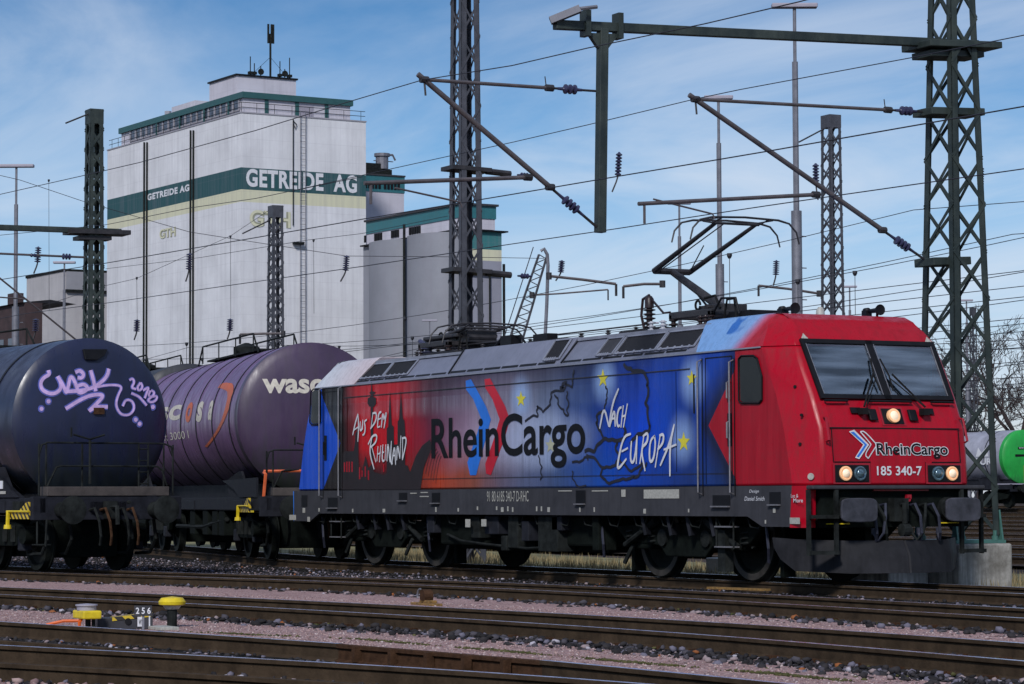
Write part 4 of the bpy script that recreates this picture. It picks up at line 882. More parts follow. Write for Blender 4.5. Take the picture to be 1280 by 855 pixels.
# bogies
for bx in (5.22, -5.22):
    mb = MB()
    for s in (-1, 1):
        mb.prism([(bx-2.1, s*1.06, .78), (bx-1.75, s*1.06, .55), (bx-.75, s*1.06, .50), (bx-.55, s*1.06, .34), (bx+.55, s*1.06, .34), (bx+.75, s*1.06, .50), (bx+1.75, s*1.06, .55), (bx+2.1, s*1.06, .78), (bx+.8, s*1.06, .84), (bx-.8, s*1.06, .84)], (0, s*.12, 0))
    mb.box(bx-.4, bx+.4, -1.0, 1.0, .4, .8); bog = mb.build('bogie', M['under'], loco, bevel=.02)
    for ax in (-1.3, 1.3):
        for s in (-1, 1):
            c0 = Vector((bx+ax, s*.715, .625))
            mb = MB(); mb.lathe(c0, (0, s, 0), [(-.02, .66), (.012, .66), (.018, .628), (.12, .620), (.13, .60), (.125, .50), (.075, .48), (.06, .25), (.09, .20), (.15, .18), (.15, .02)], 40); wh = mb.build('wheel', M['wheel'], bog, smooth=35)
            mb = MB(); mb.lathe(c0+Vector((0, s*.13, 0)), (0, s, 0), [(.0, .610), (.004, .605), (.004, .520), (0, .515)], 40, closed=False); mb.build('rim', M['rimsteel'], wh)
            mb = MB(); mb.box(bx+ax-.24, bx+ax+.24, s*1.02-.14, s*1.02+.16, .44, .74); mb.build('axle_box', M['under'], bog, bevel=.04)
            for q in (-.34, .34):
                mb = MB(); mb.tube([(bx+ax+q+.10*math.cos(t), s*1.12+.10*math.sin(t), .50+.012*t/1.0) for t in np.arange(0, 22, .7)], .018, 5); mb.build('spring', M['under2'], bog)
        mb = MB(); mb.tube([(bx+ax*.55, -1.25, .88), (bx+ax*1.25, -1.27, .50)], .045, 8); mb.tube([(bx+ax*.55, -1.25, .88), (bx+ax*.85, -1.26, .72)], .065, 8); mb.build('damper', M['under2'], bog, smooth=40)
        mb = MB(); mb.box(bx+ax-.10, bx+ax+.10, -1.36, -1.22, .15, .75) if ax*bx > 0 and ax > 0 else mb.tube([(bx+ax-.2, -1.2, .5), (bx+ax-.4, -1.24, .22)], .035, 6); mb.build('guard_iron', M['under2'], bog)
        mb = MB(); mb.box(bx+ax*1.62-.05, bx+ax*1.62+.05, -.85, -.65, .08, .6); mb.build('sand_pipe', M['under'], bog)
    for q, zc in ((-.62, .62), (.62, .62)):
        mb = MB(); mb.lathe((bx+q, -1.22, zc), (0, 1, 0), [(0, .13), (.2, .13)], 14); mb.build('brake_cylinder', M['under2'], bog, smooth=40)
    for q in (-.95, -.2, .35, 1.0): mb = MB(); mb.bar((bx+q, -1.33, .95), (bx+q+.06, -1.30, .66), .14, .05); mb.build('bracket', M['tank_frame'], bog)
    for s in (-1, 1):
        for q in (-.2, .2):
            mb = MB(); mb.tube([(bx+q+.11*math.cos(t), s*.98+.11*math.sin(t), .82+.011*t) for t in np.arange(0, 24, .7)], .02, 5); mb.build('spring', M['under2'], bog)
# equipment between the bogies
mb = MB(); mb.box(-2.6, 2.6, -1.0, 1.0, .35, 1.0); mb.box(-2.9, -1.2, -1.25, 1.25, .42, .95); mb.box(.6, 2.9, -1.2, 1.2, .45, .95); mb.build('transformer_tank', M['under'], loco, bevel=.04)
for x0, x1, z0, z1, m_ in ((-1.45, -1.15, .55, .92, 'under2'), (-.95, -.45, .62, .93, 'tank_frame'), (-.1, .25, .40, .93, 'under2'), (.38, .62, .52, .85, 'tank_frame'), (.95, 1.62, .36, .93, 'under2'), (1.42, 1.75, .70, .94, 'tank_frame'), (-3.15, -2.9, .62, .93, 'tank_frame'), (-.35, -.15, .35, .6, 'under2'), (2.75, 2.95, .4, .93, 'under')):
    mb = MB(); mb.box(x0, x1, -1.38, -1.05, z0, z1); mb.build('equipment_box', M[m_], loco, bevel=.015)
for px0, py0, px1, py1 in ((582, 649, 588, 659), (602, 649, 608, 658)): hole(px0, py0, px1, py1, 'pale', 'plate')
mb = MB(); mb.tube([(-2.5, -1.3, .6), (-1.9, -1.35, .5), (-1.0, -1.33, .45), (.5, -1.34, .40), (1.0, -1.3, .42)], .025, 6)
mb.build('pipework', M['under2'], loco)
for x in np.arange(-8, 8, .8): mb = MB(); mb.tube([(x, -1.36, .95), (x+.12, -1.37, .80), (x+.3, -1.35, .78), (x+.42, -1.36, .94)], .014, 5); mb.build('pipe_loop', M['under2'], loco)
for x in (-7.9, 7.6, 2.9, -3.3): mb = MB(); mb.tube([(x, -1.3, .9), (x+.1, -1.32, .5), (x, -1.25, .3)], .022, 6); mb.build('cable_loom', M['hose'], loco)

# roof gear
def insulator(mb, p, h, r=.10, n_=5):
    prof = [(0, r*.45)]
    for k in range(n_): a = h*(k+.2)/n_; prof += [(a, r*.5), (a+h*.25/n_, r), (a+h*.45/n_, r), (a+h*.6/n_, r*.5)]
    prof += [(h, r*.45)]; mb.lathe(p, (0, 0, 1), prof, 12)
def panto(x0, raised, flip=1):
    """single-arm pantograph; x0 = base centre"""
    z0 = 3.98; label = 'raised single arm pantograph' if raised else 'folded single arm pantograph'
    mb = MB(); mb.box(x0-.62, x0+.62, -.55, -.45, z0, z0+.10); mb.box(x0-.62, x0+.62, .45, .55, z0, z0+.10); mb.box(x0-.62, x0-.52, -.55, .55, z0, z0+.08); mb.box(x0+.52, x0+.62, -.55, .55, z0, z0+.08); mb.box(x0-.25, x0+.45, -.22, .22, z0, z0+.20)
    pn = mb.build('pantograph', M['dark_steel'], loco, bevel=.015); pn['label'] = label
    for a in (-.55, .55):
        for b in (-.5, .5): mb = MB(); insulator(mb, (x0+a, b, 3.80), .20, .075, 3); mb.build('insulator', M['insul_red'], pn, smooth=50)
    if raised:
        A = Vector((x0+.05, 0, z0+.16)); K = Vector((x0-1.42, 0, z0+.83)); T = Vector((x0+.48, 0, 5.40))
    else:
        A = Vector((x0+flip*.9, 0, z0+.14)); K = Vector((x0-flip*.72, 0, z0+.12)); T = Vector((x0+flip*1.0, 0, z0+.30))
    mb = MB(); mb.tube([A, K], [.075, .055], 10); mb.tube([A+Vector((0, -.28, 0)), A+Vector((0, .28, 0))], .05, 8); mb.tube([A+Vector((-.25, .05, -.12)), K+Vector((.22, .05, -.06))], .018, 6)
    mb.build('lower_arm', M['dark_steel'], pn, smooth=40)
    hw = .33
    mb = MB()
    for s in (-1, 1): mb.tube([K+Vector((0, s*hw, 0)), T+Vector((0, s*.36, 0))], [.045, .03], 8)
    mb.tube([K+Vector((0, -hw, 0)), K+Vector((0, hw, 0))], .05, 8); mb.tube([T+Vector((0, -.42, 0)), T+Vector((0, .42, 0))], .022, 6)
    mb.tube([K+Vector((0, hw, 0)), T*.55+K*.45+Vector((0, -.05, 0))], .010, 5); mb.tube([K+Vector((.05, -hw, -.05)), T+Vector((0, -.2, 0))], .010, 5)
    mb.build('upper_arm', M['dark_steel'], pn, smooth=40)
    hd = MB()
    for dx in (-.27, .27):
        hd.tube([T+Vector((dx, y, z)) for y, z in ((-.98, -.30), (-.93, -.12), (-.80, .01), (-.6, .055), (0, .075), (.6, .055), (.80, .01), (.93, -.12), (.98, -.30))], [.012, .014, .016, .018, .018, .018, .016, .014, .012], 6)
        for y in (-.42, .42): hd.tube([T+Vector((0, y, 0)), T+Vector((dx, y, .05))], .013, 5)
    for y in (-.5, .5): hd.tube([T+Vector((-.27, y, .045)), T+Vector((.27, y, .045))], .012, 5)
    hd.build('collector_head', M['dark_steel'], pn, smooth=40)
    sp_ = MB(); sp_.tube([(x0-.1+.07*math.cos(t), -.33+.07*math.sin(t)*.0, z0+.2+.07*math.sin(t)) for t in np.arange(0, 6.3, .5)], .02, 5); sp_.tube([(x0+.5, -.3, z0+.12), (x0+.35, -.3, z0+.32), (x0+.05, -.3, z0+.30)], .022, 6)
    sp_.tube([(x0+.75, -.4, z0-.1), (x0+.85, -.4, z0+.22), (x0+1.05, -.4, z0+.22), (x0+1.12, -.4, z0-.1)], .018, 6); sp_.build('cable', M['black_matt'], pn)
    return pn
panto(4.35, True); fp_ = panto(-4.62, False)
mb = MB(); mb.box(-5.3, -3.9, -.42, .42, 4.13, 4.20); mb.box(-4.4, -3.7, -.30, .30, 4.02, 4.26); mb.build('folded_frame', M['dark_steel'], fp_, bevel=.02)
mb = MB(); insulator(mb, (3.15, -.55, 3.80), .40, .10, 6); mb.lathe((3.15, -.55, 4.20), (0, 0, 1), [(0, .075), (.14, .075), (.19, .04)], 12)
mb.tube([(3.15, -.55, 4.4), (2.95, -.55, 4.35), (2.9, -.55, 4.1), (3.0, -.55, 3.85)], .025, 6); mb.tube([(3.15, -.55, 4.38), (3.5, -.5, 4.1), (3.7, -.5, 4.1)], .018, 6); mb.box(3.0, 3.3, -.7, -.4, 3.74, 3.84); mb.build('surge_arrester', M['insul_red'], loco, smooth=50)
for x in (5.0, 5.15, 3.9, 3.55):
    mb = MB(); insulator(mb, (x, -.75, 3.80), .16, .06, 3); mb.build('insulator', M['insul_red'] if x > 4 else M['white'], loco, smooth=50)
mb = MB(); mb.box(5.15, 5.75, -.35, .35, 3.8, 4.02); mb.tube([(4.95, -.5, 4.0), (5.2, -.5, 4.22), (5.6, -.5, 4.2), (5.7, -.5, 3.95)], .02, 6); mb.build('roof_switch', M['black'], loco, bevel=.03)
for x, y, d in ((7.2, -.62, 1), (7.4, .72, 1)):
    mb = MB(); mb.box(x-.22, x-.10, y-.05, y+.05, 3.84, 3.94); mb.lathe((x-.2, y, 3.93), (1, 0, 0), [(0, .05), (.08, .05), (.10, .025), (.28, .035), (.37, .08), (.39, .08), (.38, .05)], 14); mb.tube([(x+.1, y, 3.84), (x+.1, y, 3.93)], .02, 6); mb.build('horn', M['black'], loco, smooth=40)
mb = MB(); mb.lathe((7.1, .0, 3.84), (0, 0, 1), [(0, .07), (.10, .06), (.14, .03)], 12); mb.build('antenna', M['pale'], loco, smooth=50)
mb = MB()
for x in np.arange(-5.8, 3.4, .9):
    insulator(mb, (x, -.3, 3.84), .12, .05, 3)
mb.tube([(-5.8, -.3, 3.98), (2.8, -.3, 3.98)], .014, 6); mb.build('roof_busbar', M['dark_steel'], loco)
mb = MB(); insulator(mb, (-5.0, -.45, 3.74), .26, .14, 4); mb.tube([(-5.0, -.45, 4.0), (-5.35, -.45, 4.12)], .05, 8); mb.build('insulator', M['insul'], loco, smooth=50)
mb = MB(); mb.tube([(-2.2, -.55, 3.82), (-1.9, -.55, 4.0), (-1.2, -.55, 4.0), (-1.0, -.55, 3.86)], .02, 6); mb.box(-1.75, -1.35, -.65, -.45, 3.82, 4.02); mb.box(-.55, -.05, -.65, -.45, 3.82, 3.98); mb.build('roof_conduit', M['black'], loco)

# ------------------------------------------------------------------ tank wagons
def dish(r, R, d=.22): return d*max(0, 1-(r/R)**2)**.6
def tank_wagon(name, label, loc, rz, R, zc, Ln, paint, rings, endpaint=None, buf=1.15, shape='round', details=True, front_rail=True, ringmat='black'):
    """local +x points to the end turned to the camera, tank head at x = 0"""
    w = thing(name, label, 'tank wagon', loc, rz)
    mb = MB(); prof = [(dish(r*R, R), r*R) for r in (0.0, .3, .55, .75, .88, .96)]+[(0, R)]
    mb.lathe((0, 0, zc), (1, 0, 0), [(-Ln-a, b) for a, b in prof][:]+[(-Ln*k/8, R) for k in range(7, 0, -1)]+[(a, b) for a, b in reversed(prof)], 64, closed=False)
    tk = mb.build('tank', M[paint], w, smooth=40)
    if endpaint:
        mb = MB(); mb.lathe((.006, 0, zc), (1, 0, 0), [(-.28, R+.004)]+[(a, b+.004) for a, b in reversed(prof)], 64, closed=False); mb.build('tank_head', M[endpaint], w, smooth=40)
    for x in rings:
        mb = MB(); mb.lathe((x, 0, zc), (1, 0, 0), [(-.035, R-.01), (-.035, R+.012), (.035, R+.012), (.035, R-.01)], 64, closed=False); mb.build('tank_band', M[ringmat], w)
    # frame
    mb = MB()
    for s in (-1, 1): mb.box(-Ln-1.0, buf-.5, s*1.22-.06, s*1.22+.06, 1.0, 1.26)
    mb.box(-Ln-1, buf-.5, -.35, .35, .95, 1.2); mb.box(buf-.62, buf-.5, -1.4, 1.4, .88, 1.28); mb.box(-Ln-1.1, -Ln-1.0, -1.35, 1.35, .88, 1.26)
    mb.box(-Ln-.2, -.1, -.8, .8, .98, 1.55)
    for x in (-1.2, -Ln+1.2, -Ln/2): mb.box(x-.5, x+.5, -1.3, 1.3, 1.0, 1.2)
    mb.build('frame', M['tank_frame'], w, bevel=.01)
    for x in (-.9, -Ln+.9):
        for s in (-1, 1):     # saddle gussets
            mb = MB(); mb.prism([(x-1.3, s*1.23, 1.25), (x+.85, s*1.23, 1.25), (x+.30, s*1.23, 1.45), (x+.12, s*1.30, 1.80), (x-.10, s*1.30, 1.80), (x-.8, s*1.24, 1.72), (x-1.6, s*1.24, 1.62)], (0, -s*.05, 0)); mb.build('saddle', M['tank_frame'], w)
    for end, xx in ((1, buf), (-1, -Ln-1.6)):
        for s in (-1, 1):
            mb = MB(); mb.lathe((xx-end*.55, s*.875, 1.05), (end, 0, 0), [(0, .14), (.25, .14), (.25, .10), (.5, .10)], 14); b = mb.build('buffer', M['under2'], w, smooth=40)
            if end > 0: mb = MB(); mb.lathe((xx-.05, s*.875, 1.05), (1, 0, 0), [(0, .24), (.035, .24), (.05, .18), (.05, 0)], 22, closed=False); mb.build('buffer_head', M['under2'], b, smooth=40)
    if front_rail:
        mb = MB(); mb.box(buf-.78, buf-.48, -1.15, 1.15, 1.29, 1.45); mb.build('platform', M['beam_brown'], w, bevel=.01)
        mb = MB(); X = buf-.55
        mb.tube([(X, -1.12, 1.45), (X, -.95, 1.78), (X, -.86, 1.80), (X, .95, 1.80), (X, 1.04, 1.74), (X, 1.14, 1.47)], .018, 6)
        for y in (-1.25, -1.12, -.45, 1.10, 1.28): mb.tube([(X-.05, y, 1.3), (X-.05, y, 2.18)], .018, 6)
        mb.tube([(X-.05, -1.25, 2.0), (X-.05, -1.2, 2.16), (X-.05, -1.1, 2.2), (X-.05, 1.1, 2.2), (X-.05, 1.24, 2.15), (X-.05, 1.28, 2.0)], .018, 6)
        for y in (.62, .80): mb.tube([(X-.05, y, 1.3), (X-.05, y, 2.2)], .016, 6)
        for z in (1.5, 1.7, 1.9, 2.1): mb.tube([(X-.05, .62, z), (X-.05, .80, z)], .012, 5)
        mb.build('hand_railing', M['under2'], w)
        mb = MB(); mb.tube([(X+.05, -.35, 1.5), (X+.05, -.35, 2.24)], .025, 6); mb.tube([(X+.05, -.66, 2.34), (X+.05, -.35, 2.26), (X+.05, -.08, 2.34)], .018, 6); mb.tube([(X+.05, -.70, 2.30), (X+.05, -.70, 2.46)], .018, 6); mb.build('brake_wheel', M['under2'], w)
    for k, (y, c_) in enumerate(((-.35, 'under2'), (-.15, 'rust'), (.18, 'under2'), (.36, 'rust'))):
        mb = MB(); mb.tube([(buf-.5, y, 1.05), (buf-.3, y, 1.08), (buf-.2, y+.04, .85), (buf-.22, y+.08, .6), (buf-.3, y+.1, .45)], .025, 6); mb.build('brake_hose', M[c_], w)
    mb = MB(); mb.box(buf-.5, buf-.35, -.1, .1, .9, 1.2); mb.tube([(buf-.35, 0, 1.1), (buf-.15, 0, 1.1), (buf-.13, 0, .8)], .04, 6); mb.lathe((buf-.30, .28, 1.18), (1, 0, 0), [(0, .035), (.05, .03)], 8); mb.build('coupling_hook', M['under2'], w)
    for bx in (-1.3, -Ln+1.3):
        mb = MB()
        for s in (-1, 1): mb.prism([(bx-1.35, s*.98, .70), (bx-1.2, s*.98, .50), (bx-.5, s*.98, .42), (bx+.5, s*.98, .42), (bx+1.2, s*.98, .50), (bx+1.35, s*.98, .70), (bx+.5, s*.98, .85), (bx-.5, s*.98, .85)], (0, s*.1, 0))
        mb.box(bx-.3, bx+.3, -1, 1, .5, .95); mb.box(bx-1.15, bx+1.15, -.6, .6, .22, .9); bg_ = mb.build('bogie', M['under'], w, bevel=.015)
        for ax in (-.9, .9):
            for s in (-1, 1):
                mb = MB(); c0 = Vector((bx+ax, s*.70, .46)); mb.lathe(c0, (0, s, 0), [(-.02, .49), (.012, .49), (.02, .462), (.13, .455), (.13, .38), (.08, .34), (.07, .16), (.11, .12), (.15, .10), (.15, .01)], 32); mb.build('wheel', M['wheel'], bg_, smooth=35)
                if details: mb = MB(); mb.box(bx+ax-.15, bx+ax+.15, s*1.06-.06, s*1.06+.10, .34, .60); mb.build('axle_box', M['tank_frame'], bg_, bevel=.03)
        if details:
            for s in (-1, 1):
                for q in (-.55, -.2, .2, .55): mb = MB(); mb.tube([(bx+q, s*1.1, .5), (bx+q, s*1.1, .78)], .06, 8); mb.build('spring', M['under2'], bg_)
    if details:
        for q, (y, z) in enumerate(((-.95, .62), (.9, .66), (.1, .52))):
            mb = MB(); mb.lathe((-.15-.1*q, y-.25, z), (0, 1, 0), [(0, .16), (.5, .16)], 14); mb.build('brake_cylinder', M['under'], w, smooth=40)
        for y in (-1.05, -.6, .55, 1.0):
            mb = MB(); mb.tube([(.45, y, .95), (.5, y+.03, .55), (.2, y+.06, .30), (-.4, y+.08, .28)], .03, 6); mb.build('brake_rod', M['under2'], w)
        for x in (-2.9, -3.6, -4.6, -6.0):
            mb = MB(); mb.box(x-.3, x+.25, -1.25, -.7, .45, .98); mb.build('equipment_box', M['under'], w, bevel=.02)
        mb = MB(); mb.tube([(-2.6, -1.2, .8), (-5, -1.22, .62), (-8, -1.2, .62)], .05, 6); mb.build('brake_pipe', M['under2'], w)
    # walkway on top
    mb = MB(); mb.box(-Ln*.72, -Ln*.28, -.35, .35, zc+R+.02, zc+R+.06); mb.lathe((-Ln/2, 0, zc+R-.05), (0, 0, 1), [(0, .3), (.28, .3), (.32, .2), (.38, .05)], 16); mb.build('top_walkway', M['under2'], w)
    for s in (-1, 1):
        mb = MB(); a, b = -Ln*.72, -Ln*.28; mb.tube([(a-.5, s*.45, zc+R-.05), (a, s*.45, zc+R+.38), (b, s*.45, zc+R+.38), (b+.5, s*.45, zc+R-.05)], .02, 6)
        for q in np.linspace(a, b, 4): mb.tube([(q, s*.45, zc+R-.02), (q, s*.45, zc+R+.38)], .015, 5)
        mb.build('top_railing', M['under2'], w)
    return w
def brake_lever(w, x, y, zc=.98):
    """yellow striped changeover lever plate on the frame"""
    mb = MB(); mb.box(x-.42, x+.42, y-.03, y+.03, zc-.10, zc+.02); mb.prism([(x-.05, y-.03, zc+.02), (x+.42, y-.03, zc+.02), (x+.42, y-.03, zc+.19), (x+.30, y-.03, zc+.19)], (0, .05, 0)); o = mb.build('brake_lever_plate', M['stripes'], w)
    mb = MB(); mb.tube([(x-.46, y-.06, zc+.03), (x+.44, y-.06, zc+.03)], .018, 6); mb.tube([(x-.40, y-.06, zc+.03), (x-.42, y-.06, zc-.22)], .035, 6); mb.lathe((x-.42, y-.06, zc-.27), (0, 0, 1), [(0, .07), (.07, .06)], 10); mb.build('handle', M['yellow'], o)
def wagon_text(w, s, px0, py0, px1, py1, R, zc, m, bold=.02, name='lettering', shear=0, side=-1):
    """letters wrapped onto the camera side of the tank"""
    def hit(px, py):      # sight line against the cylinder
        inv = lmat(w).inverted(); o = inv @ CAM; d = inv.to_3x3() @ ray(px, py); a = d.y**2+d.z**2; b = 2*(o.y*d.y+(o.z-zc)*d.z); c = o.y**2+(o.z-zc)**2-(R+.006)**2
        t = (-b-math.sqrt(max(0, b*b-4*a*c)))/(2*a); return o+d*t
    A, B = hit(px0, py0), hit(px1, py1); ta = math.atan2(A.z-zc, -A.y); tb = math.atan2(B.z-zc, -B.y)
    def mp(u, v):
        x = A.x+(B.x-A.x)*u; t = ta+(tb-ta)*v; return Vector((x, -math.cos(t)*(R+.006), zc+math.sin(t)*(R+.006)))
    return lettering(name, s, None, M[m], w, bold, slices=14, mapf=mp, shear=shear)

# first wagon: navy tank with the graffiti
w1 = tank_wagon('tank_wagon', 'navy blue tank wagon with violet graffiti on its round end', (-5.62, -6.72, 0), math.radians(6), 1.47, 2.58, 13.5, 'tank_navy', (-.95, -3.6, -7), buf=1.25)
def head(x, y, off=.0):
    p = on(w1, x, y, 0, .12); r = math.hypot(p.y, p.z-2.58); q = on(w1, x, y, 0, dish(r, 1.47)); return Vector((dish(math.hypot(q.y, q.z-2.58), 1.47)+.006+off, q.y, q.z))
head.root = w1
def hsurf(x, y, off): return head(x, y, off)
class _H:
    root = w1
    def __call__(s, x, y, off): return head(x, y, off)
H = _H()
def z1(pts): return [(x/5.333, 400+y/5.333) for x, y in pts]
G = [[(320, 335), (330, 365), (285, 385), (265, 430), (285, 475), (350, 497), (400, 470), (408, 425), (382, 375)], [(382, 375), (425, 445), (440, 492), (452, 450), (468, 362), (505, 425), (520, 497), (590, 462), (560, 425), (515, 440)],
     [(500, 350), (530, 335), (558, 360), (545, 388), (515, 385)], [(602, 335), (620, 400), (636, 475)], [(724, 325), (712, 380), (640, 442), (560, 470), (430, 478)], [(640, 448), (720, 432), (818, 438), (782, 505), (768, 570), (800, 632), (862, 636), (896, 590), (880, 538), (835, 530), (816, 575)],
     [(436, 592), (560, 515), (640, 495), (692, 502), (650, 550), (590, 608)], [(598, 602), (640, 578), (716, 580)], [(860, 402), (880, 388), (895, 415), (872, 452), (905, 462)], [(935, 418), (910, 450), (925, 475), (950, 448), (935, 418)], [(950, 470), (990, 448), (962, 522)],
     [(1000, 470), (985, 505), (1010, 515), (1030, 485), (1005, 468)], [(1005, 515), (980, 535), (1005, 552), (1040, 535), (1045, 505), (1012, 512)], [(872, 488), (925, 512), (975, 570)]]
def graf(wd, m, off, nm):
    mb = MB(); q = 0
    for s_ in G:
        k = .62 if s_[0][0] > 850 or len(s_) > 8 and s_[0][0] == 640 else 1
        pp = []
        zs_ = z1(s_)
        for _ in range(2):
            if len(zs_) > 3:
                nw = [zs_[0]]
                for a, b in zip(zs_, zs_[1:]): nw += [(a[0]*.75+b[0]*.25, a[1]*.75+b[1]*.25), (a[0]*.25+b[0]*.75, a[1]*.25+b[1]*.75)]
                zs_ = nw+[zs_[-1]]
        for a, b in zip(zs_, zs_[1:]):
            for i in range(2): pp.append((a[0]+(b[0]-a[0])*i/2, a[1]+(b[1]-a[1])*i/2))
        pp.append(z1(s_)[-1]); mb.ribbon([head(x, y, off+q*.0004) for x, y in pp], wd*k, (1, 0, 0), taper=False); q += 1
    for x, y in ((322, 543), (275, 592), (902, 665), (928, 692), (1017, 580)):
        c = head(x/5.333, 400+y/5.333, off); r = wd*.62; mb.face([c+Vector((0, r*math.cos(a), r*math.sin(a))) for a in np.linspace(0, 2*PI, 13)[:-1]])
    return mb.build(nm, M[m], w1)
graf(.105, 'spray_edge', 0, 'graffiti_mist'); graf(.062, 'spray', .008, 'graffiti')['label'] = 'violet white spray tag with the year 2018'
P = [head(*q, .004) for q in z1([(545, 195), (710, 195), (690, 235), (640, 268), (560, 265)])]; mb = MB(); mb.prism(P[::-1], (.05, 0, 0)); mb.build('hatch_cover', M['black'], w1, bevel=.01)
P = [head(*q, .004) for q in z1([(622, 585), (690, 585), (690, 628), (622, 628)])]; mb = MB(); mb.prism(P[::-1], (.03, 0, 0)); mb.build('plate', M['rust'], w1)
brake_lever(w1, .15, -1.36, 1.0)
mb = MB(); mb.prism([(-2.2, -1.31, 1.27), (-.10, -1.31, 1.27), (-.9, -1.31, 1.62), (-2.2, -1.31, 1.70)], (0, .04, 0)); mb.build('saddle_plate', M['tank_frame'], w1)
mb = MB(); mb.box(-.98, -.72, -1.335, -1.315, 1.42, 1.56); mb.build('plate', M['white'], w1)
mb = MB(); mb.box(-1.1, -.6, -1.325, -1.315, 1.33, 1.38); mb.build('marking', M['pale'], w1)
mb = MB(); mb.box(-.2, .1, -1.36, -1.3, 1.0, 1.2); mb.build('equipment_box', M['under2'], w1)
for s_ in (-1,): mb = MB(); mb.tube([(.7, -1.3, .95), (.75, -1.32, .45), (1.05, -1.3, .45), (1.05, -1.28, .9)], .018, 6); mb.bar((.75, -1.32, .47), (1.05, -1.3, .47), .2, .02); mb.build('step', M['under2'], w1)

# second wagon: purple
w2 = tank_wagon('tank_wagon', 'purple banded tank wagon with an orange swoosh coupled behind the locomotive', (-11.45, .02, 0), -W2A, 1.55, 2.88, 12.2, 'tank_purple', (-.8, -2.5, -4.2, -5.9, -7.6, -9.3, -11), 'purple_shaded_head', buf=1.95)
wagon_text(w2, 'asc', 183, 530.5, 228.5, 505, 1.55, 2.88, 'dirty_white', .03)
wagon_text(w2, 'o', 231, 528.5, 243, 502, 1.55, 2.88, 'was_orange', .04)
wagon_text(w2, 's', 245, 528, 256, 501, 1.55, 2.88, 'dirty_white', .04)
wagon_text(w2, 'a', 259.5, 525.5, 268.5, 500, 1.55, 2.88, 'dirty_white', .04)
wagon_text(w2, 'nt 3000 l', 203, 551.5, 235, 538, 1.55, 2.88, 'dirty_white', 0)
def w2s(px, py, off=.008, R=1.55, zc=2.88):
    inv = lmat(w2).inverted(); o = inv @ CAM; d = inv.to_3x3() @ ray(px, py); a = d.y**2+d.z**2; b = 2*(o.y*d.y+(o.z-zc)*d.z); c = o.y**2+(o.z-zc)**2-(R+off)**2
    return o+d*((-b-math.sqrt(max(0, b*b-4*a*c)))/(2*a))
def z2(pts): return [(180+x/5.333, 400+y/5.333) for x, y in pts]
La = z2([(492, 452), (510, 425), (545, 416), (590, 422), (598, 450), (590, 500), (570, 580), (535, 670), (500, 740), (460, 800), (420, 850)]); Lb = z2([(512, 455), (530, 462), (548, 470), (555, 480), (556, 520), (540, 590), (515, 670), (480, 740), (440, 800), (405, 842)])
mb = MB(); n_ = 24
def res_(L_, n):
    out = []
    for i in range(n+1):
        t = i/n*(len(L_)-1); k = min(int(t), len(L_)-2); out.append((L_[k][0]+(L_[k+1][0]-L_[k][0])*(t-k), L_[k][1]+(L_[k+1][1]-L_[k][1])*(t-k)))
    return out
A_, B_ = res_(La, n_), res_(Lb, n_)
for a, b in zip(A_, B_): mb.v += [tuple(w2s(a[0]*(1-k/3)+b[0]*k/3, a[1]*(1-k/3)+b[1]*k/3)) for k in range(4)]
for i in range(n_):
    for k in range(3): mb.f.append((i*4+k, i*4+k+1, i*4+5+k, i*4+4+k)); mb.m.append(0)
mb.build('swoosh', M['was_orange'], w2)
def head2(x, y, off=.006):
    p = on(w2, x, y, 0, .15); r = math.hypot(p.y, p.z-2.88); q = on(w2, x, y, 0, dish(r, 1.55)); return Vector((dish(math.hypot(q.y, q.z-2.88), 1.55)+off, q.y, q.z))
a, b = head2(328, 491.5), head2(452, 474.5)
lettering('lettering', 'wascosa', None, M['dirty_white'], w2, .03, slices=6, mapf=lambda u, v: (lambda y, z: Vector((dish(math.hypot(y, z-2.88), 1.55)+.008, y, z)))(a.y+(b.y-a.y)*u, a.z+(b.z-a.z)*v))
brake_lever(w2, -.1, -1.36, 1.06)
mb = MB(); mb.prism([(-2.6, -1.31, 1.62), (.7, -1.31, 1.66), (.7, -1.31, 1.27), (-.9, -1.31, 1.27), (-1.5, -1.31, 1.45)], (0, .04, 0)); mb.build('saddle_plate', M['tank_frame'], w2)
mb = MB(); mb.box(.35, 1.35, -1.38, -1.34, 1.0, 1.04); mb.build('plate', M['under2'], w2)
lettering('lettering', 'Sch 1', ((-1.2, -1.29, 1.33), (.8, 0, 0), (0, 0, .14)), M['pale'], w2, .01)
mb = MB(); mb.tube([(1.35, -1.3, 1.75), (1.50, -1.3, 1.72), (1.42, -1.32, 1.30), (1.28, -1.32, .95)], .035, 6); mb.tube([(1.3, -1.3, 1.78), (1.45, -.2, 1.79), (1.45, 1.2, 1.79)], .03, 6); mb.build('shunter_handrail', M['orange_dark'], w2)
for x in (.55, .70): mb = MB(); mb.box(x-.04, x+.04, -1.39, -1.37, .96, 1.0); mb.build('marking', M['yellow'], w2)
# wagon beyond, only its roof shows
w4 = tank_wagon('tank_wagon', 'black tank wagon with a railed walkway, only its top showing between the two nearer tanks', wp(236, 625, D=68).xyz*1, -W2A, 1.5, 3.05, 12, 'tank_black', (-3,), details=False, front_rail=False)
w4.location = (w4.location.x, w4.location.y, .05)
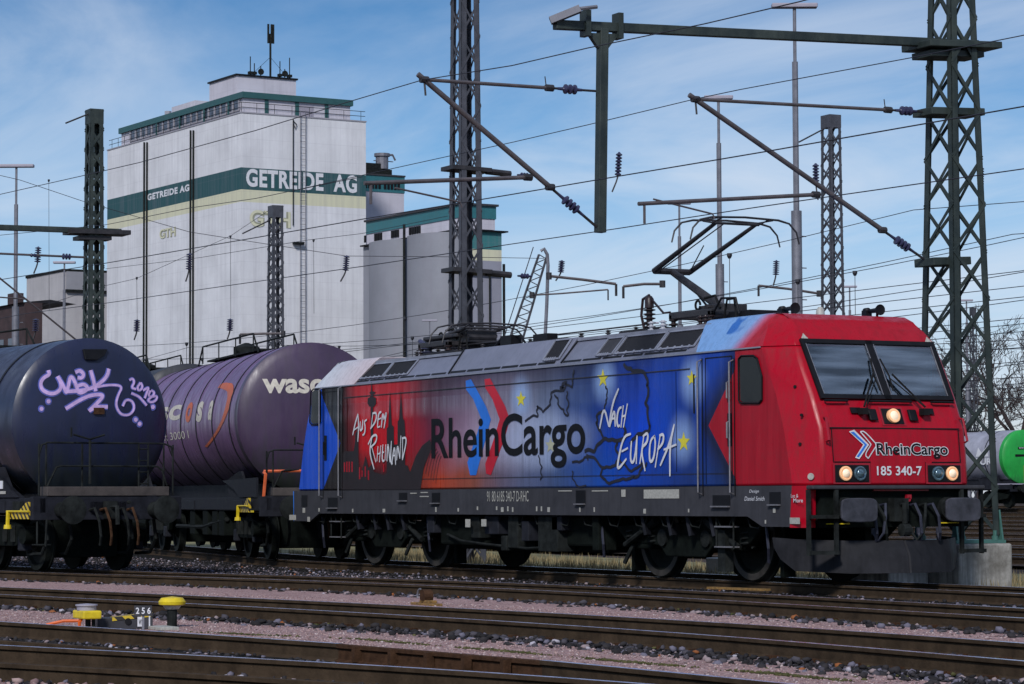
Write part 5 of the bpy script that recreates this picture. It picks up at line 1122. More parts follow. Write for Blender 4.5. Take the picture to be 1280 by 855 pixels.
# green ended wagon far right
g0 = wp(1280, 600, D=150)
w5 = tank_wagon('tank_wagon', 'grey tank wagon with a bright green end standing far behind on the right', (g0.x, g0.y, .62), 0, 1.47, 2.78, 13, 'tank_grey', (-1.6,), 'tank_green', front_rail=False, details=False)
lettering('lettering', 'EUR', (on(w5, 1220, 581, 1, -1.475), on(w5, 1240, 581, 1, -1.475)-on(w5, 1220, 581, 1, -1.475), Vector((0, 0, .36))), M['white'], w5, .03)
o1 = on(w5, 1220, 571, 1, -1.48); mb = MB(); mb.prism([o1, o1+Vector((1.1, 0, 0)), o1+Vector((.9, 0, .5)), o1+Vector((.5, 0, .2)), o1+Vector((.2, 0, .5))], (0, -.01, 0)); mb.build('logo', M['white'], w5)
for y0, y1, z in ((-.55, 1.0, 3.25), (-.75, .9, 2.85)): mb = MB(); mb.box(.225, .235, y0, y1, z-.06, z+.06); mb.build('plate', M['black'], w5)
lettering('lettering', 'www.', ((.24, -.5, 3.22), (0, .5, 0), (0, 0, .07)), M['white'], w5, 0)
mb = MB()
for y in (-.35, .05): mb.tube([(.5, y, 1.3), (.5, y, 2.3), (.5, y+.2, 2.4), (.5, y+.28, 2.3), (.5, y+.28, 1.9)], .03, 6)
mb.build('hand_railing', M['orange_dark'], w5)
mb = MB(); mb.box(-1, .8, -1.3, 1.3, 1.26, 1.32); mb.build('platform', M['lampw'], w5)

# ------------------------------------------------------------------ lattice masts
def lattice(parent, h, bx, by, tx, ty, pitch, leg, mat_, diag=.055, z0=0, name='lattice_frame'):
    mb = MB()
    def hw(z): t = (z-z0)/(h-z0); return (bx+(tx-bx)*t)/2, (by+(ty-by)*t)/2
    for sx in (-1, 1):
        for sy in (-1, 1):
            a, b = hw(z0), hw(h); th = .014
            for z_a, z_b in ((z0, h),):
                p0, p1 = Vector((sx*a[0], sy*a[1], z_a)), Vector((sx*b[0], sy*b[1], z_b))
                for dx, dy in ((leg, 0), (0, leg)):   # the two flanges of an angle iron
                    q = [p0, p0+Vector((-sx*dx, -sy*dy, 0)), p1+Vector((-sx*dx, -sy*dy, 0)), p1]; e = Vector((-sx*th if dy else 0, -sy*th if dx else 0, 0))
                    mb.prism(q, e)
    n_ = int((h-z0)/pitch); ph = (h-z0)/n_
    for i in range(n_):
        za, zb = z0+i*ph, z0+(i+1)*ph; a, b = hw(za), hw(zb)
        for s in (-1, 1):
            k = 1 if i % 2 else -1
            for kk, off in ((k, -.012), (-k, .006)):
                mb.bar((-kk*a[0], s*(a[1]+off), za), (kk*b[0], s*(b[1]+off), zb), diag, .010, up=(0, s, 0))
                mb.bar((s*(a[0]+off), -kk*a[1], za), (s*(b[0]+off), kk*b[1], zb), diag, .010, up=(s, 0, 0))
    return mb.build(name, mat_, parent)
def cluster(parent, p, d, n_=4, r=.075, L_=.26, m='insul'):
    mb = MB(); d = Vector(d).normalized(); prof = [(-L_*.9, .02), (-L_/2, .025)]
    for k in range(n_): a = -L_/2+L_*k/n_; prof += [(a, .035), (a+L_*.15/n_*2, r), (a+L_*.3/n_*2, r), (a+L_*.45/n_*2, .035)]
    prof += [(L_/2, .025), (L_*.9, .02)]; mb.lathe(p, d, prof, 12); return mb.build('insulator', M[m], parent, smooth=50)
# right-hand mast beside the locomotive
MX, MY = 6.50, 2.88
ma = thing('catenary_mast', 'tall green lattice mast behind the locomotive cab with a long beam over the tracks', 'catenary mast', (MX, MY, .52))
def ml(x, y, z): return Vector((x-MX, y-MY, z-.52))
lattice(ma, 13.0, .98, .80,   .34, .27, .70, .112, M['green_steel'], .052, z0=.12)
mb = MB(); mb.box(-.56, .56, -.46, .46, 0, .05); mb.build('base_plate', M['green_steel_light'], ma)
for sx in (-1, 1):
    for sy in (-1, 1):
        mb = MB(); mb.prism([(sx*.40, sy*.40, .05), (sx*.55, sy*.40, .05), (sx*.47, sy*.40, .5)], (0, sy*.03, 0)); mb.lathe((sx*.50, sy*.30, .05), (0, 0, 1), [(0, .05), (.06, .05), (.06, .03), (.14, .03)], 8); mb.build('foot', M['green_steel_light'], ma)
def beam(parent, p, q, w_, h_, name, m): mb = MB(); mb.bar(p, q, w_, h_); return mb.build(name, M[m], parent, bevel=.008)
AX = 6.5
b0 = beam(ma, ml(AX, 3.35, 8.16), ml(AX, -4.05, 7.90), .13, .13, 'cross_beam', 'green_steel')
mb = MB(); mb.bar(ml(AX, 3.55, 8.12), ml(AX, 2.2, 8.06), .75, .10); mb.bar(ml(AX, 3.3, 7.98), ml(AX, 2.3, 7.93), .5, .10); mb.build('beam_clamp', M['green_steel'], ma, bevel=.01)
mb = MB(); mb.bar(ml(AX, -4.12, 7.95), ml(AX+.2, -3.75, 8.12), .16, .10); mb.tube([ml(AX+.2, -3.75, 8.12), ml(AX+.25, -3.5, 8.16)], .03, 6); mb.build('beam_end', M['pole'], ma)
beam(ma, ml(AX, -3.27, 7.9), ml(AX, -3.33, 4.98), .13, .14, 'drop_post', 'green_steel')
mb = MB(); mb.prism([ml(AX-.04, -3.52, 7.82), ml(AX-.04, -3.02, 7.84), ml(AX-.04, -3.20, 7.62), ml(AX-.04, -3.36, 7.62)], (.08, 0, 0))
for y in (-3.55, -3.02): mb.box(ml(AX, 0, 0).x-.1, ml(AX, 0, 0).x+.1, y-MY-.04, y-MY+.04, 7.25, 7.62)
mb.build('post_bracket', M['green_steel'], ma)
def cantilever(parent, post_top, post_bot, tip, reg0, reg1, st0, st1, T, n_):
    pt, pb, tp = T(*post_top), T(*post_bot), T(*tip)
    mb = MB(); a = pt+(tp-pt).normalized()*.75; mb.tube([a, tp+(tp-pt).normalized()*.05], .026, 8); mb.build('top_tube', M['tube_steel'], parent, smooth=40)
    mb = MB(); mb.tube([pt, pt+(tp-pt).normalized()*.8], .018, 6); mb.build('tube_link', M['dark_steel'], parent); cluster(parent, pt+(tp-pt).normalized()*.42, tp-pt, 3, .07, .22)
    mb = MB(); a = pb+(tp-pb).normalized()*.95; mb.tube([a, tp+(tp-pb).normalized()*.12], .038, 10); mb.build('diagonal_tube', M['tube_steel'], parent, smooth=40)
    mb = MB(); mb.tube([pb, a], .020, 6); mb.build('tube_link', M['dark_steel'], parent); cluster(parent, pb+(tp-pb).normalized()*.55, tp-pb, 4, .072, .28)
    r0, r1 = T(*reg0), T(*reg1); mb = MB(); mb.tube([r0, r1], .030, 8); mb.build('registration_tube', M['tube_steel'], parent, smooth=40)
    s0, s1 = T(*st0), T(*st1); mb = MB(); mb.tube([r0+Vector((0, .1, -.02)), r0+Vector((0, .1, -.28))], .022, 6); mb.tube([s0, s1, s1+Vector((0, .03, -.07))], .014, 6); mb.build('steady_arm', M['tube_steel'], parent)
    for p in (tp, r1, pt+(tp-pt).normalized()*.75, a): mb = MB(); mb.lathe(p-Vector((0, .06, 0)), (0, 1, 0), [(0, .05), (.12, .05)], 8); mb.build('clamp', M['dark_steel'], parent)
    mb = MB(); mb.tube([pt+(tp-pt).normalized()*.8+Vector((0, 0, .02)), pt+(tp-pt).normalized()*.82+Vector((0, 0, .16))], .008, 5); mb.build('clamp_pin', M['dark_steel'], parent); mb = MB(); mb.tube([tp+Vector((0, 0, -.02)), tp+Vector((0, .02, -.22))], .015, 5); mb.build('clamp_pin', M['dark_steel'], parent)
cantilever(ma, (AX, -3.39, 7.0), (AX, -3.36, 5.04), (AX, -6.10, 6.98), (AX, -7.01, 5.50), (AX, -4.49, 5.71), (AX, -6.55, 5.46), (AX, -5.55, 5.31), ml, 0)
cantilever(ma, (AX, 2.42, 7.06), (AX, 2.38, 4.77), (AX, -1.73, 6.99), (AX, -2.70, 5.42), (AX, .35, 5.70), (AX, -2.45, 5.50), (AX, -1.45, 5.33), ml, 0)
mb = MB(); mb.bar(ml(AX, 2.3, 7.05), ml(AX, 3.3, 7.09), .5, .11); mb.build('bracket', M['green_steel'], ma, bevel=.01); mb = MB(); mb.bar(ml(AX, 2.3, 4.76), ml(AX, 3.0, 4.80), .5, .12); mb.build('bracket', M['green_steel'], ma, bevel=.01)
# stained concrete footings
fo = thing('concrete_foundation', 'stained pale concrete foundation block carrying the green mast', 'foundation', (MX+.2, MY, -.17))
M['concrete'] = mat('stained_concrete', (.27, .25, .22), .85, 0, .5, 2.6, .25, .9, (.48, .46, .44))
mb = MB(); mb.box(-.80, .50, -.52, .47, 0, .685); mb.build('block', M['concrete'], fo, bevel=.03)
fo2 = thing('concrete_foundation', 'low concrete block in front of the mast footing, half hidden by the plough', 'foundation', (MX-.55, MY-.75, -.17))
mb = MB(); mb.box(-.65, .55, -.55, .19, 0, .52); mb.build('block', M['concrete'], fo2, bevel=.03)

def far_mast(label, px, py_top, D, w_, h0, pitch, leg, m, arm=None, diag=.06, name='catenary_mast'):
    p = wp(px, py_top, D=D); z0 = gz(p.y); r_ = thing(name, label, 'catenary mast', (p.x, p.y, z0)); H_ = p.z-z0
    lattice(r_, H_, w_*1.45, w_*1.2, w_, w_*.85, pitch, leg, M[m], diag)
    mb = MB(); mb.box(-w_*.52, w_*.52, -w_*.45, w_*.45, H_-.45, H_+.02); mb.build('cap', M[m], r_); return r_
lm = far_mast('green capped lattice mast with a beam to the left, beside the silo tower', 118, 138, 88, .50, 0, .62, .13, 'green_steel', diag=.085)
T_ = lambda x, y, z: Vector((x, y, z))
zb = wp(118, 291, D=88).z-lm.location.z
beam(lm, (0, .9, zb+.05), (0, -7.5, zb-.02), .22, .17, 'cross_beam', 'green_steel'); mb = MB(); mb.bar((0, 1.1, zb+.0), (0, -.9, zb-.03), .85, .14); mb.bar((0, .5, zb-.2), (0, -.6, zb-.22), .6, .12); mb.build('beam_clamp', M['dark_steel'], lm)
zb = wp(118, 323, D=88).z-lm.location.z
mb = MB(); mb.tube([(0, -.3, zb), (0, -7, zb+.03)], .035, 8); mb.build('top_tube', M['tube_steel'], lm); cluster(lm, (0, -.9, zb), (0, 1, 0), 3, .10, .3); cluster(lm, (0, -2.0, zb), (0, 1, 0), 2, .06, .2)
mb = MB(); mb.tube([(0, -.1, zb-3.0), (0, -4.1, zb)], .03, 6); mb.tube([(0, -2.2, zb-1.4), (0, -7, zb-1.2)], .025, 6); mb.build('diagonal_tube', M['tube_steel'], lm)
mb = MB(); p = on(lm, 82, 154, 0, 0); mb.tube([(0, -.2, lm.dimensions.z if False else wp(118, 143, D=88).z-lm.location.z), (0, p.y, p.z)], .03, 6); mb.build('stay_arm', M['dark_steel'], lm)
mm = far_mast('tall galvanised lattice mast in the middle, cropped by the top of the picture', 581, -40, 60, .50, 0, .75, .13, 'galv', diag=.045)
for py in (213, 340):
    z = wp(581, py, D=60).z-mm.location.z; mb = MB(); mb.bar((0, -.45, z), (0, .5, z-.03), .6, .09); mb.tube([(.2, .4, z-.05), (.2, 1.0, z-.08)], .07, 8); mb.build('bracket', M['dark_steel'], mm); cluster(mm, (.2, 1.35, z-.09), (0, 1, 0), 3, .06, .2)
s1 = far_mast('slim grey lattice mast in front of the silo tower wall', 344.5, 258, 108, .50, 0, .55, .10, 'galv', diag=.07)
s2 = far_mast('slim grey lattice mast between the yard lamp and the green mast', 1038.5, 145, 100, .56, 0, .58, .11, 'galv', diag=.065)
for r_, s in ((s1, -1), (s2, -1)):
    z = (wp(344, 275, D=108) if r_ is s1 else wp(1038, 160, D=100)).z-r_.location.z
    mb = MB(); mb.tube([(0, -.2, z), (0, -1.4, z-.6)], .03, 6); mb.build('stay_arm', M['dark_steel'], r_)
s3 = far_mast('thin distant lattice mast seen through the legs of the green mast', 1216, 385, 190, .35, 0, .8, .07, 'galv', diag=.06)
# other cantilevers reaching in from masts behind
lb = thing('loading_boom', 'leaning ladder-like steel boom with a bent pipe standing behind the locomotive roof', 'loading boom', (wp(652, 420, D=110).x, wp(652, 420, D=110).y, gz(30)))
def lbp(px, py, D=110): p = wp(px, py, D=D); return p-lb.location
mb = MB(); a, b = lbp(640, 440), lbp(679, 318); sd_ = RT*.28
mb.tube([a-sd_, b-sd_*.6], .05, 6); mb.tube([a+sd_, b+sd_*.6], .05, 6)
for i in range(22):
    t0, t1 = i/22, (i+1)/22; s = 1 if i % 2 else -1; mb.tube([a+(b-a)*t0+sd_*s*(1-.4*t0), a+(b-a)*t1-sd_*s*(1-.4*t1)], .02, 4)
mb.tube([a-sd_*1.8, b-sd_*1.4+Vector((0, 0, .3))], .02, 4); mb.tube([a, a-Vector((0, 0, a.z))], .12, 6); mb.build('boom', M['galv'], lb)
mb = MB(); mb.tube([lbp(*q) for q in ((676, 314), (680, 311), (684, 318), (685, 332), (683.5, 380), (681, 430))], .07, 8); mb.build('pipe', M['pole'], lb)

# ------------------------------------------------------------------ yard lamps
def yard_lamp(label, px, py, D, w_, big=True):
    p = wp(px, py, D=D); z0 = gz(p.y); r_ = thing('yard_lamp', label, 'yard lamp', (p.x, p.y, z0), 0, 'yard lamps'); h = p.z-z0
    mb = MB(); mb.tube([(0, 0, 0), (0, 0, h*.62)], .15, 10); mb.build('pole_base', M['pole'], r_, smooth=40)
    mb = MB(); mb.tube([(0, 0, h*.62), (0, 0, h*.90)], .085, 8); mb.tube([(0, 0, h*.90), (0, 0, h)], .05, 8); mb.build('pole', M['pole'], r_, smooth=40)
    d = RT*w_/2; d = Vector((d.x, d.y, 0)); q = Vector((-d.y, d.x, 0)).normalized()*.16
    mb = MB(); P = [-d-q, d-q, d+q, -d+q]; mb.prism([v+Vector((0, 0, h+.02)) for v in P], (0, 0, .13)); o = mb.build('lamp_head', M['lampw'], r_, bevel=.03)
    mb = MB(); 
    for k in np.arange(1.5, h*.62, .9): mb.bar((.0, .10, k), (.0, .32, k), .03, .03)
    mb.build('climbing_step', M['pole'], r_); return r_
yard_lamp('tall yard lamp with a flat wide head left of the green mast on the right', 993, 11, 78, 1.30)
yard_lamp('slim yard lamp behind the raised pantograph and the diagonal tube', 898, 125, 95, 1.0)
yard_lamp('yard lamp with a wide head at the left edge of the picture', 20.5, 210, 113, 1.45)
yard_lamp('yard lamp in front of the small grey building', 80.5, 330, 155, 1.25)
yard_lamp('yard lamp just left of the raised pantograph knee', 849, 256, 129, 1.1)
yard_lamp('distant yard lamp right of the slim grey lattice mast', 1062, 360, 180, .95)
yard_lamp('distant yard lamp peeking over the locomotive roof between the two pantographs', 814.5, 405, 218, 1.15)
yard_lamp('distant yard lamp above the folded pantograph', 537, 402, 215, 1.2)
yard_lamp('distant yard lamp seen through the legs of the green mast', 1208, 377, 192, .9)

# ------------------------------------------------------------------ silo tower
TH = math.radians(31)
def broot(name, label, px, D, cat):
    p = wp(px, 440, D=D); r_ = thing(name, label, cat, (p.x, p.y, gz(p.y)), math.atan2(_r.y, _r.x)+TH); return r_
st = broot('silo_tower', 'huge white grain silo tower with a lettered green band and a glazed top floor', 301, 250, 'silo')
H0 = on(st, 301, 141, 1, 0).z
zt1 = on(st, 301, 209, 1, 0).z; zt0 = on(st, 301, 236.5, 1, 0).z; zc0 = on(st, 301, 252, 1, 0).z
M['silo_wall'] = silo_wall('silo_concrete_with_bands', [(zt0, zt1, TEALB), (zc0, zt0, CREAM)])
M['silo_plain'] = silo_wall('silo_plain_concrete', [], (.52, .50, .57))
W_, Ld = 12.9, 31.5
mb = MB(); mb.box(0, W_, 0, Ld, 0, H0); mb.build('wall', M['silo_wall'], st)
mb = MB(); mb.box(-.06, W_+.06, -.06, Ld+.06, H0, H0+.12); mb.build('parapet', M['plasterd'], st)
zf = on(st, 298, 115, 1, .5).z; ph0 = .5
mb = MB(); mb.box(ph0, W_-1.4, ph0, Ld-2.4, H0+.12, zf-.02); mb.build('top_floor', M['silo_plain'], st)
mb = MB(); mb.box(ph0-.25, W_-1.2, ph0-.25, Ld-2.2, zf-.5, zf+.05); mb.build('roof_fascia', M['teal'], st)
# glazed strip on the long side
mb = MB(); mb.box(ph0-.05, ph0-.005, 1.4, Ld-4.8, H0+.5, zf-.5); g = mb.build('window_strip', M['win_far'], st)
mb = MB()
for y in np.linspace(1.4, Ld-4.8, 20): mb.box(ph0-.11, ph0-.052, y-.14, y+.14, H0+.45, zf-.5)
for z in (H0+.45,): mb.box(ph0-.115, ph0-.053, 1.3, Ld-4.7, z-.06, z+.07)
mb.build('window_bars', M['plasterd'], g)
mb = MB()
for y in (3.5, 8.9, 14.5, 20.0): mb.box(ph0-.2, ph0-.12, y-.12, y+.12, H0+.2, zf-.5)
mb.build('teal_strip', M['teal'], st)
for px in (333, 371, 408):
    x = on(st, px, 130, 1, ph0).x; mb = MB(); mb.box(x-.18, x+.18, ph0-.08, ph0-.002, H0+.13, zf-.5); mb.build('teal_strip', M['teal'], st)
mb = MB(); mb.box(6.2, 7.6, ph0-.06, ph0-.003, H0+.1, zf-.75); mb.build('door', M['lampw'], st)
mb = MB(); 
for q in (.55, 1.0): 
    mb.tube([(0.05, Ld-.3, H0+q), (.05, .05, H0+q), (W_-.05, .05, H0+q)], .03, 5)
for y in np.arange(0, Ld, 1.6): mb.tube([(.05, y+.05, H0), (.05, y+.05, H0+1.0)], .025, 4)
for x in np.arange(1.6, W_, 1.8): mb.tube([(x, .05, H0), (x, .05, H0+1.0)], .025, 4)
mb.build('roof_railing', M['under2'], st)
zr = on(st, 330, 97, 1, 1.5).z; xa, xb = on(st, 296, 105, 1, 1.5).x, on(st, 370, 105, 1, 1.5).x
mb = MB(); mb.box(xa, xb, 1.5, 7.5, zf+.05, zr); mb.build('lift_housing', M['silo_plain'], st)
mb = MB(); mb.box(xa-.15, xb+.15, 1.35, 7.65, zr, zr+.15); mb.build('housing_roof', M['black'], st)
mb = MB(); mb.box(1.5, 7.0, 13.5, 19, zf+.05, zf+1.0); mb.build('lift_housing', M['silo_plain'], st)
mb = MB(); mb.lathe((3, 24, zf+.05), (0, 0, 1), [(0, 1.0), (.5, .9), (.7, .4)], 14); mb.tube([(2, 21, zf), (2, 21, zf+.9)], .35, 8); mb.build('roof_vent', M['plasterd'], st)
xm = on(st, 338, 60, 1, 3).x; zm = on(st, 338, 29, 1, 3).z
mb = MB(); mb.tube([(xm, 3, zr), (xm, 3, zm-1.0)], .10, 6); 
for dx, q in ((-.22, 0), (.12, .3), (.30, .1)): mb.tube([(xm+dx, 3, zm-1.9), (xm+dx, 3, zm-.1)], .10, 6)
for a in (-2.2, 2.0): mb.tube([(xm, 3, zm-3.2), (xm+a, 3, zr+.2)], .018, 4)
mb.build('antenna_mast', M['under2'], st)
for px, hh in ((313, 1.8), (318, 1.2), (350, 1.6), (362, 2.0), (356, .9), (326, 1.0)):
    x = on(st, px, 60, 1, 2).x; mb = MB(); mb.tube([(x, 2, zr+.1), (x, 2, zr+.15+hh)], .05, 5); mb.box(x-.18, x+.18, 1.8, 2.2, zr+.3, zr+.55) if hh > 1.1 else mb.lathe((x, 2, zr+.6), (0, -1, 0), [(0, .3), (.1, .3)], 10); mb.build('antenna', M['under2'], st)
# dark pipes down the long wall and cables on the short wall
for px in (180, 183.5, 238, 241.5):
    y = on(st, px, 300, 0, -.1).y; z = on(st, px, 178 if px < 200 else 163, 0, -.1).z; mb = MB(); mb.tube([(-.12, y, .5), (-.12, y, z)], .085, 6); mb.build('down_pipe', M['under2'], st)
x = on(st, 366.5, 200, 1, -.1).x; mb = MB(); mb.tube([(x, -.1, on(st, 366, 282, 1, 0).z), (x, -.1, H0-.2)], .05, 6); mb.tube([(x, -.1, H0-.4), (x+.35, -.12, H0-.7), (x+.2, -.12, H0-1.1), (x, -.1, H0-.6)], .04, 5); mb.build('hanging_cable', M['black'], st)
x0_, x1_ = on(st, 375.5, 300, 1, -.2).x, on(st, 382, 300, 1, -.2).x
mb = MB()
for x in (x0_, x1_): mb.tube([(x, -.2, 1), (x, -.2, H0+.6)], .035, 5)
for z in np.arange(1, H0, .55): mb.tube([(x0_, -.2, z), (x1_, -.2, z)], .022, 4)
mb.build('ladder', M['pole'], st)
mb = MB(); p = on(st, 374, 304, 1, -.3); mb.box(p.x-.6, p.x+.45, -.5, -.1, p.z-.12, p.z+.1); mb.build('bracket', M['under2'], st)
def wall_text(root, s, axis, val, px0, py0, px1, py1, m, bold, off):
    a, b = on(root, px0, py0, axis, val), on(root, px1, py1, axis, val); k = 1-axis
    o = Vector(a); o[axis] = val+off; u = Vector((0, 0, 0)); u[k] = b[k]-a[k]
    return lettering('lettering', s, (o, u, Vector((0, 0, b.z-a.z))), M[m], root, bold)
M['cream_txt'] = mat('cream_paint', CREAM, .7, 0, .08, 2)
M['olive'] = mat('olive_outline_paint', (.30, .30, .22), .7, 0, .15, 2)
wall_text(st, 'GETREIDE  AG', 1, 0, 307.5, 233.2, 446, 219.5, 'white', .038, -.03)
wall_text(st, 'GETREIDE AG', 0, 0, 184.5, 251, 237, 230, 'white', .045, -.03)
for m_, bo, of in (('olive', .06, -.03), ('cream_txt', .012, -.06)):
    wall_text(st, 'GTH', 1, 0, 312, 283, 363, 265, m_, bo, of); wall_text(st, 'GTH', 0, 0, 200, 299, 220, 283, m_, bo, of)

# ------------------------------------------------------------------ silo block on the right of the tower
sb = broot('silo_block', 'row of round grey silos under a teal clad gallery, right of the tall tower', 578, 232, 'silo')
zs = on(sb, 578, 288, 1, 0).z; zw = on(sb, 578, 255, 1, 0).z; W2_, L2_ = 3.9, on(sb, 456, 350, 0, 0).y
te = on(sb, 610, 312, 1, 0).z; ce = on(sb, 610, 326, 1, 0).z
M['block_wall'] = silo_wall('silo_block_concrete', [(te, zs+.5, (.03, .16, .17)), (ce, te, CREAM)], (.28, .28, .34))
M['lobe_wall'] = silo_wall('round_silo_concrete', [], (.235, .24, .275))
mb = MB(); mb.box(0, W2_, 0.01, L2_, 0, zs); mb.build('wall', M['block_wall'], sb)
lw = (L2_-3.6)/2
mb = MB(); mb.box(-.15, .005, .15+2*lw, L2_, 0, zs-.02); mb.build('side_wall', M['lobe_wall'], sb)
for k in range(2):      # round cells bulging from the long side
    c0, c1 = .15+k*lw, .15+k*lw+lw-.1; n_ = 20; mb = MB()
    prof = [(-2.6*math.sin(PI*i/n_)**.75, c0+(c1-c0)*(1-math.cos(PI*i/n_))/2) for i in range(n_+1)]
    mb.loft([[(x, y, z) for x, y in prof] for z in (0, zs-.15)], closed=False, caps=False); mb.face([(x, y, zs-.15) for x, y in prof]); mb.build('silo_cell', M['lobe_wall'], sb, smooth=40)
mb = MB(); mb.box(-.5, W2_+.5, -.3, L2_, zs, zs+.12); mb.build('roof_slab', M['black'], sb)
mb = MB(); mb.box(.2, W2_-.3, .6, L2_, zs+.25, zw-.05); mb.build('gallery', M['silo_plain'], sb)
zg = zs+(zw-zs)*.52
mb = MB(); mb.box(.12, W2_-.22, .52, L2_, zg, zw); mb.build('cladding', M['teal_bright'], sb)
mb = MB(); mb.box(-.05, W2_-.05, .35, L2_+.1, zw, zw+.18); mb.build('gallery_roof', M['skirt'], sb)
for px0, px1, py in ((532, 511, 276), (511-6, 489, 280), (484, 468, 284), (464, 456, 288)):
    y0, y1 = on(sb, px0-6, py, 0, .2).y, on(sb, px1, py, 0, .2).y; n_ = 5
    for i in range(n_):
        a = y0+(y1-y0)*i/n_; mb = MB(); mb.box(.10, .19, a, a+(y1-y0)/n_*.62, zs+.42, zg-.10); mb.build('window', M['black'], sb)
mb = MB(); y = on(sb, 508.5, 350, 0, -1.5).y; mb.tube([(-1.75, y, 0), (-1.75, y, zw-1.2)], .12, 6); mb.build('down_pipe', M['under2'], sb)
x = on(sb, 612, 380, 1, -.1).x; mb = MB(); mb.tube([(x, -.15, 0), (x, -.15, on(sb, 612, 345, 1, -.1).z)], .08, 6); mb.tube([(W2_+.15, -.1, 0), (W2_+.15, -.1, on(sb, 625, 330, 1, 0).z)], .12, 6); mb.build('down_pipe', M['under2'], sb)
mb = MB(); mb.box(-.2, W2_+.2, -.2, -.02, on(sb, 610, 343, 1, 0).z-.12, on(sb, 610, 343, 1, 0).z+.12); mb.build('ledge', M['skirt'], sb)
# taller head house behind
hh = broot('head_house', 'narrow grey head house with a teal top and machinery, squeezed between tower and round silos', 452, 268, 'building')
xr = on(hh, 505, 230, 1, 0).x; zt = on(hh, 480, 220, 1, 0).z
mb = MB(); mb.box(-3, xr, 0, 7, 0, zt-.6); mb.build('wall', M['silo_plain'], hh)
mb = MB(); mb.box(-3.05, xr+.05, -.06, 7, zt-1.6, zt); mb.build('cladding', M['teal_bright'], hh)
for px in (462, 486): 
    a = on(hh, px-6, 225, 1, -.1).x
    for i in range(5): mb = MB(); mb.box(a+i*.38, a+i*.38+.25, -.12, -.065, zt-1.3, zt-.6); mb.build('window', M['black'], hh)
mb = MB(); mb.box(-3.1, xr+.1, -.15, 7, zt, zt+.15); mb.build('roof', M['skirt'], hh)
p0, p1 = on(hh, 454, 208, 1, 2), on(hh, 490, 218, 1, 2); mb = MB(); mb.box(p0.x, p1.x, 2, 5, zt+.15, p0.z-.15); mb.box(p0.x, p0.x+2, 2, 4, p0.z-.2, p0.z+.4); mb.build('roof_plant', M['under2'], hh)
p0 = on(hh, 477.5, 192, 1, 2.5); mb = MB(); mb.lathe((p0.x, 2.5, zt+1), (0, 0, 1), [(0, .65), (p0.z-zt-1.3, .65), (p0.z-zt-1.3, .8), (p0.z-zt-1, .8)], 12); mb.tube([(p0.x, 2.5, p0.z-.1), (p0.x+1.2, 2.5, p0.z-.05), (p0.x+1.5, 2.5, p0.z-.6)], .1, 6)
for z in (1.8, 2.4): mb.tube([(p0.x+.6, 2.4, zt+z), (p0.x+1.2, 2.4, zt+z)], .05, 5); mb.tube([(p0.x-1.0, 2.4, zt+z-.6), (p0.x-.6, 2.4, zt+z-.6)], .05, 5)
mb.build('exhaust_stack', M['pole'], hh)

# small buildings at the left edge
gb = broot('warehouse', 'small plain grey building with a flat roof at the left of the silo tower', 79, 285, 'building')
yl, xr = on(gb, 33, 400, 0, 0).y, on(gb, 140, 400, 1, 0).x; zt = on(gb, 79, 339, 1, 0).z
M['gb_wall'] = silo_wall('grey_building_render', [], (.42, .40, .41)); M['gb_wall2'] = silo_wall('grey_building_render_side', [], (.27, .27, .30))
mb = MB(); mb.box(0, xr, 0, yl, 0, zt); mb.build('wall', M['gb_wall'], gb); mb = MB(); mb.box(-.1, xr, -.1, yl+.1, zt, zt+.25); mb.build('roof_edge', M['under2'], gb)
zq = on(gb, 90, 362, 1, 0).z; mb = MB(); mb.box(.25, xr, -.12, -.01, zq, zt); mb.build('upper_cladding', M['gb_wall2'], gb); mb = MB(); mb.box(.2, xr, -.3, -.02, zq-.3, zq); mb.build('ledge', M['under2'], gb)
bb = broot('brick_building', 'dark brick building with a chimney behind the left yard lamp', 31, 225, 'building')
yl = on(bb, -40, 400, 0, 0).y; zt = on(bb, 31, 378, 1, 0).z
mb = MB(); mb.box(0, 1.5, 0, yl, 0, zt); mb.build('wall', M['brick'], bb)
mb = MB(); mb.prism([(0-.3, -.0, zt), (4.5, -.0, zt), (2.2, .0, zt+.3)], (0, yl, 0)); mb.build('roof', M['roof_dark'], bb)
y = on(bb, 18, 378, 0, .5).y; mb = MB(); mb.box(.2, 1.0, y-.8, y+.8, zt, zt+1.0); mb.build('chimney', M['brick'], bb)
for px in (2, 14): y = on(bb, px, 415, 0, 0).y; mb = MB(); mb.box(-.05, -.005, y-.6, y+.6, zt-4.6, zt-2.8); mb.build('window', M['win_far'], bb)

# ------------------------------------------------------------------ overhead wires
def wire(label, pts, r, group='overhead wires', sag=0, seg=12):
    P = [Vector(p) for p in pts]; Q = []
    for a, b in zip(P, P[1:]):
        for i in range(seg): t = i/seg; v = a*(1-t)+b*t; v.z -= sag*4*t*(1-t); Q.append(v)
    Q.append(P[-1]); mb = MB(); mb.tube(Q, r, 5); o = mb.build('overhead_wire', M['wire']); return tag(o, label, 'wire', group)
def wpx(pts, **k): return [wp(x, y, **k) for x, y in pts]
